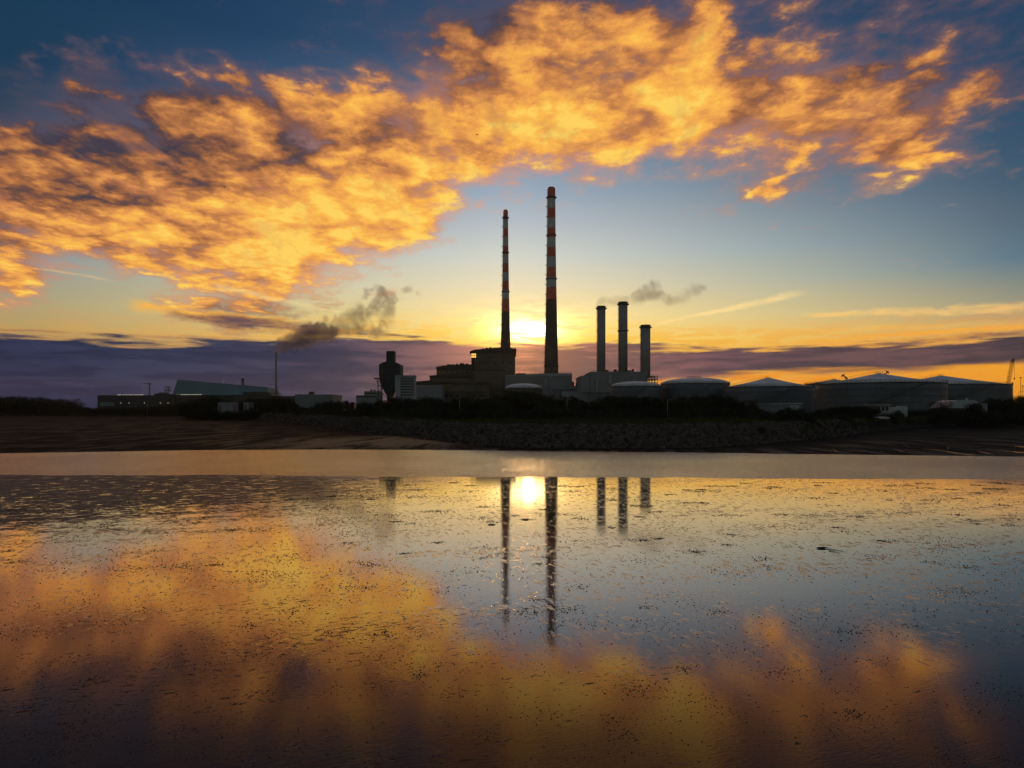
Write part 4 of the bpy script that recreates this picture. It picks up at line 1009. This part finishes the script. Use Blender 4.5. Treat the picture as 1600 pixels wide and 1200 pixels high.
# ------------------------------------------------------------------ birds
def bird(px, py, Y, span, lb):
    x_, z_ = PX(px, Y), PZ(py, Y); t_ = thing('gull', lb, 'bird', (x_, Y, z_), 'gulls in flight')
    G().lathe(0, 0, [(.01, -.25), (.07, -.12), (.09, 0), (.06, .14), (.01, .24)], 10).obj('body', M['weed'])
    b_ = bpy.data.objects[-1] if False else None
    return t_
for px, py, Y, lb, rz in ((350.3, 292.5, 170, 'small dark gull gliding in front of the orange cloud at the left', .5), (745.5, 210.5, 190, 'small dark gull high in the sky just left of the thinner banded chimney', -.3)):
    x_, z_ = PX(px, Y), PZ(py, Y); t_ = thing('gull', lb, 'bird', (0, 0, 0), 'gulls in flight')
    g = G(); prof = [(-.28,.01),(-.16,.06),(0,.09),(.14,.07),(.22,.05),(.28,.045),(.33,.01)]
    for (a, ra), (b_, rb) in zip(prof, prof[1:]): g.tube((a, 0, 0), (b_, 0, 0), ra, rb, 10)
    g.obj('body', M['weed'], t_)
    for s_ in (-1, 1):
        g = G(); P_ = [(.10, s_*.05, .02), (.13, s_*.35, .13), (.02, s_*.72, .06), (-.06, s_*.36, .12), (-.10, s_*.05, .02)]
        g.v = [(a, b_, c_+.008) for a, b_, c_ in P_]+[(a, b_, c_-.008) for a, b_, c_ in P_]
        g.f = [(0,1,2,3,4), (9,8,7,6,5)]+[(i, (i+1) % 5, 5+(i+1) % 5, 5+i) for i in range(5)]; g.mi = [0]*7; g.sm = [False]*7
        g.obj('wing', M['weed'], t_)
    G().prism([(-.26,-.01),(-.44,-.015),(-.44,.005),(-.26,.012)], -.07, .07).obj('tail', M['weed'], t_)
    t_.location = (x_, Y, z_); t_.rotation_euler = (.15, 0, rz)

# ------------------------------------------------------------------ trees and scrub
def leaf_cloud(g, blobs, n, size, seed, flat=.7):
    rr = random.Random(seed); tot = sum(b_[3]**2 for b_ in blobs)
    for (bx, by, bz, br) in blobs:
        for i in range(int(n*br**2/tot)):
            v_ = Vector((rr.gauss(0, 1), rr.gauss(0, 1), rr.gauss(0, 1))).normalized()
            q = br*(rr.random()**.38)*(1+.28*mnoise.noise(v_*2.3+Vector((seed, bx, by))))
            if rr.random() < .06: q *= 1.18
            c_ = Vector((bx, by, bz))+Vector((v_.x*q, v_.y*q, v_.z*q*flat))
            a = Vector((rr.gauss(0, 1), rr.gauss(0, 1), rr.gauss(0, 1))).normalized(); e = a.orthogonal().normalized(); e2 = a.cross(e)
            s_ = size*rr.uniform(.6, 1.3)
            b0 = len(g.v); g.v += [tuple(c_+e*s_), tuple(c_+e2*s_*.6), tuple(c_-e*s_), tuple(c_-e2*s_*.6)]
            g.f.append((b0, b0+1, b0+2, b0+3)); g.mi.append(0); g.sm.append(False)
def make_tree(seed, h_, w_, name, label, cat, group, shape='round', leaf='leaf', n=3600, size=.18):
    rr = random.Random(seed); t_ = thing(name, label, cat, (0, 0, 0), group); g = G(); tips = []
    th = h_*.35
    g.tube((0, 0, -1.2), (0, 0, th), .028*h_, .018*h_, 8)
    nb = 13
    blobs = []
    for i in range(nb):
        a = 2*math.pi*i/nb*1.62+rr.uniform(-.4, .4); lv = rr.uniform(.25, 1.)
        if shape == 'round': rad_ = w_*.5*rr.uniform(.25, .72); z_ = h_*(.20+.64*lv); br = w_*rr.uniform(.17, .28)
        elif shape == 'tall': rad_ = w_*.5*rr.uniform(.1, .5)*(1.2-lv); z_ = h_*(.18+.70*lv); br = w_*rr.uniform(.17, .27)
        else: rad_ = w_*.5*rr.uniform(.3, .8); z_ = h_*(.16+.54*lv); br = w_*rr.uniform(.17, .26)
        p = (rad_*math.cos(a), rad_*math.sin(a), z_); blobs.append((*p, br)); g.tube((0, 0, th*rr.uniform(.45, 1)), p, .012*h_, .004*h_, 5)
    blobs.append((0, 0, h_*.62, w_*.27)); blobs.append((0, 0, h_*.26, w_*.36)); blobs.append((w_*.05, 0, h_*.86, w_*.13))
    g.obj('trunk', M['bark'], t_)
    g = G(); leaf_cloud(g, blobs, n, size, seed, .8); g.obj('crown', M[leaf], t_)
    return t_
PROTO = {
 'a': make_tree(11, 8.5, 8, 'broadleaf_tree', 'x', 'tree', 'trees of the belt before the power station'),
 'b': make_tree(12, 7.5, 9, 'broadleaf_tree', 'x', 'tree', 'trees of the belt before the power station', 'wide'),
 'c': make_tree(13, 10, 6.5, 'broadleaf_tree', 'x', 'tree', 'trees of the belt before the power station', 'tall'),
 's': make_tree(21, 2.6, 4.4, 'scrub_bush', 'x', 'bush', 'scrub bushes along the shore', 'wide', 'leaf2', 1500, .11),
 't': make_tree(22, 2.1, 5.2, 'scrub_bush', 'x', 'bush', 'scrub bushes along the shore', 'round', 'leaf2', 1500, .11)}
used = set()
def plant(kind, px, top, Y, label, group, wf=1.):
    p = PROTO[kind]; x_ = PX(px, Y); zb = ground_z(x_, Y)
    h0 = {'a': 8.5, 'b': 7.2, 'c': 10., 's': 2.4, 't': 2.2}[kind]
    s_ = max(.25, (PZ(top, Y)-zb)/h0)
    if kind in used: o = dup(p, (x_, Y, zb), rnd.uniform(0, 6.28), (s_*wf, s_*wf, s_), label)
    else: used.add(kind); o = p; o.location = (x_, Y, zb); o.rotation_euler = (0, 0, rnd.uniform(0, 6)); o.scale = (s_*wf, s_*wf, s_); o['label'] = label
    o['group'] = group
    return o
def belt(tops, Y0, Y1, step, kinds, label, group, jit=2.5, wf=1.):
    x = tops[0][0]
    while x <= tops[-1][0]:
        Y = rnd.uniform(Y0, Y1); top = pl(tops, x)+rnd.uniform(-1, 1)*jit*.5+abs(rnd.gauss(0, .35))*jit
        plant(rnd.choice(kinds), x+rnd.uniform(-.3, .3)*step, top, Y, label, group, wf); x += step*rnd.uniform(.7, 1.3)
belt([(-40,619),(40,619),(75,621),(90,624),(105,622.5),(118,628),(128,636)], 700, 780, 6.5, 'ab', 'dark rounded tree of the wood at the far left of the shore', 'wood at the far left', 2, 1.3)
belt([(130,636),(200,636),(280,631),(300,622)], 640, 700, 7, 'ab', 'low dark tree in front of the long dark hall', 'trees before the long hall', 2.5, 1.5)
belt([(292,628),(310,620),(325,617),(345,619),(352,630),(372,630),(380,624),(395,622),(410,621)], 430, 520, 6.5, 'abc', 'dark tree in front of the teal waste plant', 'trees before the waste plant', 2.5, 1.1)
belt([(300,641),(352,640),(372,641),(400,634)], 400, 410, 9, 'b', 'low dark tree in front of the grey sheds', 'low trees before the sheds', 1.5, 1.3)
belt([(410,622),(430,618.5),(445,620),(458,626),(467,633),(478,636),(492,632),(510,625),(530,625),(552,626)], 360, 440, 6, 'abc', 'dark tree between the slim chimney and the pump house', 'trees left of the boiler tower', 2.5, 1.1)
belt([(552,626),(575,629),(590,627),(610,619),(630,619),(648,622),(656,620),(668,619),(682,622),(700,626),(722,620),(732,618),(745,621),(757,622),(770,620),(780,618)], 232, 276, 6, 'abc', 'dark tree of the belt in front of the brown boiler house', 'trees before the boiler house', 2.5)
belt([(780,617),(790,611),(800,609),(818,610),(838,611),(852,615),(862,622),(875,624),(884,619),(895,616),(905,622),(915,627)], 250, 320, 5.5, 'abc', 'dark tree of the belt below the small pink domed tank', 'trees below the pink domed tank', 1.5)
belt([(918,625),(925,624),(935,627),(943,618),(960,616),(975,618),(990,619),(1005,618),(1022,617),(1035,622),(1050,624),(1062,620),(1075,618),(1090,617),(1105,619),(1120,614),(1135,617),(1148,620),(1160,626),(1170,622),(1180,630)], 245, 320, 5.5, 'abc', 'dark tree of the belt below the domed tanks', 'trees below the domed tanks', 2.)
belt([(1218,640),(1232,636),(1246,635),(1254,640)], 185, 200, 6, 'ab', 'dark bush sized tree in front of the long grey shed', 'trees before the long shed', 1.)
belt([(1280,639),(1290,636),(1320,634),(1345,634),(1362,635),(1370,638)], 190, 200, 5.5, 'ab', 'dark tree of the clipped clump left of the white kiosk', 'clump left of the kiosk', .8, 1.2)
plant('a', 1469, 626, 240, 'small rounded tree alone between the largest tank and the arched shelter', 'lone trees by the arched shelter')
plant('c', 1522, 626.5, 225, 'small spiky tree in front of the arched shelter', 'lone trees by the arched shelter', 1.6)
belt([(1543,621),(1552,620),(1570,621),(1585,619),(1605,617),(1640,618)], 270, 330, 6, 'ab', 'dark tree of the clump at the right edge under the crane', 'clump at the right edge', 2.)
belt([(1398,642),(1440,640),(1490,640),(1540,639),(1620,638)], 215, 260, 13, 'ab', 'low dark tree along the field right of the kiosk', 'low trees right of the kiosk', 1.5, 1.3)
# scrub on the bank
def scrub(x0, x1, n, dmin, dmax, label, group, hmin=.5, hmax=1.2):
    for i in range(n):
        px = x0+(x1-x0)*(i+rnd.random())/n; ds = shore_d(px)
        Y = ds+rnd.uniform(dmin, dmax); x_ = PX(px, Y); zb = ground_z(x_, Y); k = rnd.choice('st'); p = PROTO[k]; s_ = rnd.uniform(hmin, hmax)
        if k in used: o = dup(p, (x_, Y, zb), rnd.uniform(0, 6.28), (s_*rnd.uniform(.9, 1.7), s_*rnd.uniform(.9, 1.5), s_), label)
        else: used.add(k); o = p; o.location = (x_, Y, zb); o.scale = (s_*1.3, s_*1.3, s_); o['label'] = label
        o['group'] = group
scrub(300, 560, 34, 14, 60, 'low dark scrub bush above the stone bank left of the boiler tower', 'scrub left of the boiler tower')
scrub(560, 860, 40, 30, 75, 'low dark scrub bush above the stone bank below the boiler house', 'scrub below the boiler house', .6, 1.3)
scrub(860, 1190, 38, 40, 90, 'low dark scrub bush behind the grass below the domed tanks', 'scrub below the domed tanks', .6, 1.2)
scrub(1180, 1420, 44, 4, 40, 'low dark scrub bush above the mud beach left of the kiosk', 'scrub left of the kiosk', .4, .8)
scrub(1400, 1640, 36, 3, 60, 'low dark scrub bush above the mud beach at the right', 'scrub at the right', .5, 1.1)

# ------------------------------------------------------------------ rock armour and grass
rr = random.Random(5)
def rock_mesh(seed):
    bm = bmesh.new(); bmesh.ops.create_icosphere(bm, subdivisions=2, radius=.5); q = random.Random(seed); off = Vector((q.random()*9, q.random()*9, 0))
    planes = [Vector((q.gauss(0, 1), q.gauss(0, 1), q.gauss(0, 1))).normalized() for _ in range(7)]
    for v_ in bm.verts:
        for p in planes:
            d = v_.co.dot(p)
            if d > .33: v_.co -= p*(d-.33)
        v_.co *= 1+.18*mnoise.noise(v_.co*2+off)
    me = bpy.data.meshes.new('boulder'); bm.to_mesh(me); bm.free(); me.materials.append(M['rock']); return me
RM = [rock_mesh(i) for i in range(7)]
spots = []
for i in range(9500):
    px = rr.uniform(300, 1330) if i % 3 else rr.uniform(-60, 1700); ds = shore_d(px); far = 1.+ds*.004
    if px < 290 or px > 1340: 
        if rr.random() < .8: continue
    q = rr.random()
    Y = ds-1.2+q*(9.+ds*.03); x_ = PX(px, Y)
    if px > 1250 and rr.random() < .5: continue
    s_ = rr.uniform(.3, .85)*(1.+.35*(ds > 200)); spots.append((s_*F/Y, x_, Y, ground_z(x_, Y), s_))
spots.sort(reverse=True)
stuff = G()
for k, (_, x_, Y, z_, s_) in enumerate(spots):
    rot_ = (rr.uniform(0, 6), rr.uniform(0, 6), rr.uniform(0, 6)); sc_ = (s_*rr.uniform(.9, 1.5), s_*rr.uniform(.8, 1.2), s_*rr.uniform(.6, .95))
    if k < 290:
        o = bpy.data.objects.new('boulder', RM[k % 7]); col.objects.link(o); o.location = (x_, Y, z_+s_*.12); o.rotation_euler = rot_; o.scale = sc_
        tag(o, 'rough grey boulder of the stone bank above the water', 'boulder', 'boulders of the stone bank')
    else:
        mw = Matrix.Translation((x_, Y, z_+s_*.12)) @ Matrix.Rotation(rot_[2], 4, 'Z') @ Matrix.Rotation(rot_[0], 4, 'X') @ Matrix.Diagonal((*sc_, 1))
        b0 = len(stuff.v); me = RM[k % 7]
        stuff.v += [tuple(mw @ v_.co) for v_ in me.vertices]; 
        for p in me.polygons: stuff.f.append(tuple(b0+i for i in p.vertices)); stuff.mi.append(0); stuff.sm.append(False)
tag(stuff.obj('rock_armour', M['rock']), kind='stuff', label='bank of smaller tumbled stones along the shore', cat='stones')
g = G()
for i in range(26000):
    px = rr.uniform(280, 1680); ds = shore_d(px); Y = ds+ (4 if px > 1200 else 7)+rr.random()**1.6*60; x_ = PX(px, Y)
    if mnoise.noise(Vector((x_*.12, Y*.12, 1))) < -.22+rr.uniform(-.15, .15): continue
    z_ = ground_z(x_, Y)-.05; h_ = rr.uniform(.25, .7); w_ = rr.uniform(.05, .14); a = rr.uniform(0, 3.14); lx, ly = rr.uniform(-.3, .3), rr.uniform(-.3, .3)
    c_, s_ = math.cos(a)*w_, math.sin(a)*w_
    g.face([(x_-c_, Y-s_, z_), (x_+c_, Y+s_, z_), (x_+c_*.3+lx, Y+s_*.3+ly, z_+h_)])
tag(g.obj('coastal_grass', M['grassm']), kind='stuff', label='tufty grass along the top of the stone bank', cat='grass')

# ------------------------------------------------------------------ pools and rivulets on the sand
def pool(pts, w0, lb=None):      # pts in photograph pixels on the flat, w0 half widths in px of height
    g = G(); L, Rr = [], []
    for (px, py), w_ in zip(pts, w0):
        for arr, s_ in ((L, -1), (Rr, 1)):
            yy = EYE*F/(py+s_*w_-HY) if True else 0
            x_ = PX(px, yy); z_ = max(ground_z(x_, yy), -.05)+.03
            yy = (EYE-z_)*F/(py+s_*w_-HY); arr.append((PX(px, yy), yy, ground_z(PX(px, yy), yy)+.035))
    zt = max(p[2] for p in L+Rr) if len(pts) < 0 else None
    n = len(pts); g.v = L+Rr
    for i in range(n-1): g.f.append((i, n+i, n+i+1, i+1)); g.mi.append(0); g.sm.append(True)
    return tag(g.obj('tidal_pool', M['pool']), kind='structure')
def sub(pts, w_, k=14, jit=.5):
    rr2 = random.Random(int(pts[0][0]*7+pts[0][1])); P, Wd = [], []
    for i in range(k+1):
        q = i/k*(len(pts)-1); j = min(int(q), len(pts)-2); f = q-j
        P.append((pts[j][0]*(1-f)+pts[j+1][0]*f, pts[j][1]*(1-f)+pts[j+1][1]*f+rr2.uniform(-1, 1)*jit*.4*(0 < i < k)))
        Wd.append(max(.04, w_*math.sin(math.pi*i/k)**.7*rr2.uniform(.6, 1.2)))
    return P, Wd
for pts, w_, j in (([(175,657.6),(212,657.0),(252,656.2)], .9, .2), ([(28,659),(60,658.6),(92,658.4)], .5, .2), ([(375,665.2),(405,665.2),(438,665.3)], .9, .15),
                   ([(1438,700),(1470,704),(1500,709),(1524,711)], .7, .8), ([(1395,701),(1405,704),(1414,707)], 1.0, 1.4), ([(1480,702),(1483,700),(1478,698)], .7, .5),
                   ([(1534,700.5),(1560,703),(1585,706),(1612,708)], .8, .9), ([(1584,697),(1600,698.5),(1630,700)], .8, .6), ([(1300,699),(1305,704),(1308,706)], 1.0, 1.6),
                   ([(1526,704),(1540,708),(1552,710)], .7, .9), ([(1412,694),(1418,698),(1424,699)], .7, .8), ([(1352,699),(1362,701),(1368,701.5)], .4, .8), ([(1275,696),(1279,698)], .6, .6),
                   ([(1445,698),(1462,699.5)], .3, .5), ([(1510,697.5),(1532,699)], .4, .6), ([(1196,703),(1203,705)], .6, .6), ([(1560,695),(1590,694)], .3, .4), ([(1376,705),(1380,706)], .6, .5),
                   ([(1320,704),(1340,705),(1356,704)], .3, .5), ([(1240,705.5),(1262,705.5)], .3, .4), ([(1600,704),(1620,706)], .6, .6)):
    pool(*sub(pts, w_, 14, j))

# ------------------------------------------------------------------ smoke and steam (real volumes)
F_PLUME = 1.0
def plume(name, label, cat, puffs, Y, depth, dens, colr, thr, sc_, aniso=.3, absorb=None, lo=.36, hi=.78):
    g = G(); bm = bmesh.new()
    puffs = [(a, b_, r__*1.65) for a, b_, r__ in puffs]
    for (px, py, rp) in puffs:
        r_ = rp/F*Y
        m4 = Matrix.Translation((PX(px, Y), Y+rnd.uniform(-.2, .2)*r_, PZ(py, Y))) @ Matrix.Diagonal((r_, r_*depth, r_, 1))
        bmesh.ops.create_icosphere(bm, subdivisions=2, radius=1.0, matrix=m4)
    me = bpy.data.meshes.new(name); bm.to_mesh(me); bm.free()
    o = bpy.data.objects.new(name, me); col.objects.link(o)
    rm = o.modifiers.new('m', 'REMESH'); rm.mode = 'VOXEL'; rm.voxel_size = max(.8, 1.6/F*Y)
    m_ = bpy.data.materials.new(name); m_.use_nodes = True; T = NT(m_.node_tree)
    geo = T.n('ShaderNodeNewGeometry').outputs['Position']
    geo = T.n('ShaderNodeTexCoord').outputs['Object']
    # density falls off from each puff's centre
    wv = T.noise(geo, 22./(F_PLUME*Y), 3., .55)[1]
    geo0 = geo; geo = T.v('ADD', geo, T.v('SCALE', T.v('SUBTRACT', wv, (.5, .5, .5)), scale=34./F*Y))
    acc = None
    for (px, py, rp) in puffs:
        r_ = rp/F*Y
        d = T.v('LENGTH', T.v('MULTIPLY', T.v('SUBTRACT', geo, (PX(px, Y), Y, PZ(py, Y))), (1/r_, 1/(r_*depth), 1/r_)))
        k = T.m('SUBTRACT', 1., d); acc = k if acc is None else T.m('SMOOTH_MAX', acc, k, .4)
    nz = T.noise(geo0, sc_, 6., .66, .6)[0]
    dd = T.sm(T.m('ADD', T.m('MULTIPLY', acc, 1.0), T.m('MULTIPLY', T.m('SUBTRACT', nz, .5), thr*1.5)), lo, hi)
    v_ = T.n('ShaderNodeVolumePrincipled'); v_.inputs['Color'].default_value = (*colr, 1); v_.inputs['Anisotropy'].default_value = aniso
    T.put(v_.inputs['Density'], T.m('MULTIPLY', dd, dens))
    if absorb: v_.inputs['Absorption Color'].default_value = (*absorb, 1)
    o_ = T.n('ShaderNodeOutputMaterial'); T.nt.links.new(v_.outputs[0], o_.inputs['Volume']); me.materials.append(m_)
    m_.cycles.volume_step_rate = 1.0
    return tag(o, label, cat, kind='stuff')
plume('steam_plume', 'thick grey steam plume drifting right from the slim chimney', 'steam',
      [(432,549,4),(435,546,6),(440,542,9),(448,538,11),(460,533,12),(470,529,13),(482,525,14),(495,522,15),(508,522,13),(520,521,10),(492,516,9)], 950, 1.0, .095, (.84,.66,.68), 1.45, .07, lo=.10, hi=.66)
plume('steam_drift', 'ragged brown drift of steam curling upward above the black boiler tower', 'steam',
      [(510,500,9),(522,506,11),(536,507,12),(550,500,15),(562,494,16),(570,500,15),(576,486,13),(586,474,14),(594,464,14),(598,454,12),(606,470,12),(606,488,11),(602,504,12),(590,514,12),(574,458,10),(562,514,13),(540,517,11),(525,518,10)], 1000, 1.0, .048, (.80,.50,.45), 1.9, .05, lo=.30, hi=.80)
plume('smoke_wisp', 'thin brown smoke wisp drifting right from the three grey stacks', 'smoke',
      [(941,476,7),(950,472,10),(962,468,11),(976,466,10),(990,464,12),(1003,461,13),(1014,455,13),(1022,449,9),(1028,465,11),(1042,468,11),(1056,466,12),(1070,460,11),(1085,455,11),(1096,452,7)], 600, 1.0, .055, (.80,.52,.47), 1.8, .08, lo=.24, hi=.80)
plume('smoke_puff', 'small detached scrap of brown smoke above the boiler tower', 'smoke', [(634,451,6),(643,454,9),(652,460,6)], 1000, 1.0, .04, (.62,.42,.40), 1.8, .06)
plume('steam_puff', 'small bright steam puff above the sloping teal roof', 'steam', [(345,596,4),(347,592,3)], 1080, 1.0, .12, (.8,.7,.72), 1.3, .12)

# ------------------------------------------------------------------ sunset haze over the bay
g = G().box(-13800, 13800, -950, 5400, -2.2, 232); hz = g.obj('haze', [])
m_ = bpy.data.materials.new('sunset_haze'); m_.use_nodes = True; T = NT(m_.node_tree)
v_ = T.n('ShaderNodeVolumePrincipled'); v_.inputs['Color'].default_value = (.95, .90, .85, 1); v_.inputs['Density'].default_value = HAZE; v_.inputs['Anisotropy'].default_value = .88
o_ = T.n('ShaderNodeOutputMaterial'); T.nt.links.new(v_.outputs[0], o_.inputs['Volume']); hz.data.materials.append(m_)
tag(hz, 'thin warm sunset haze over the bay', 'haze', kind='stuff')
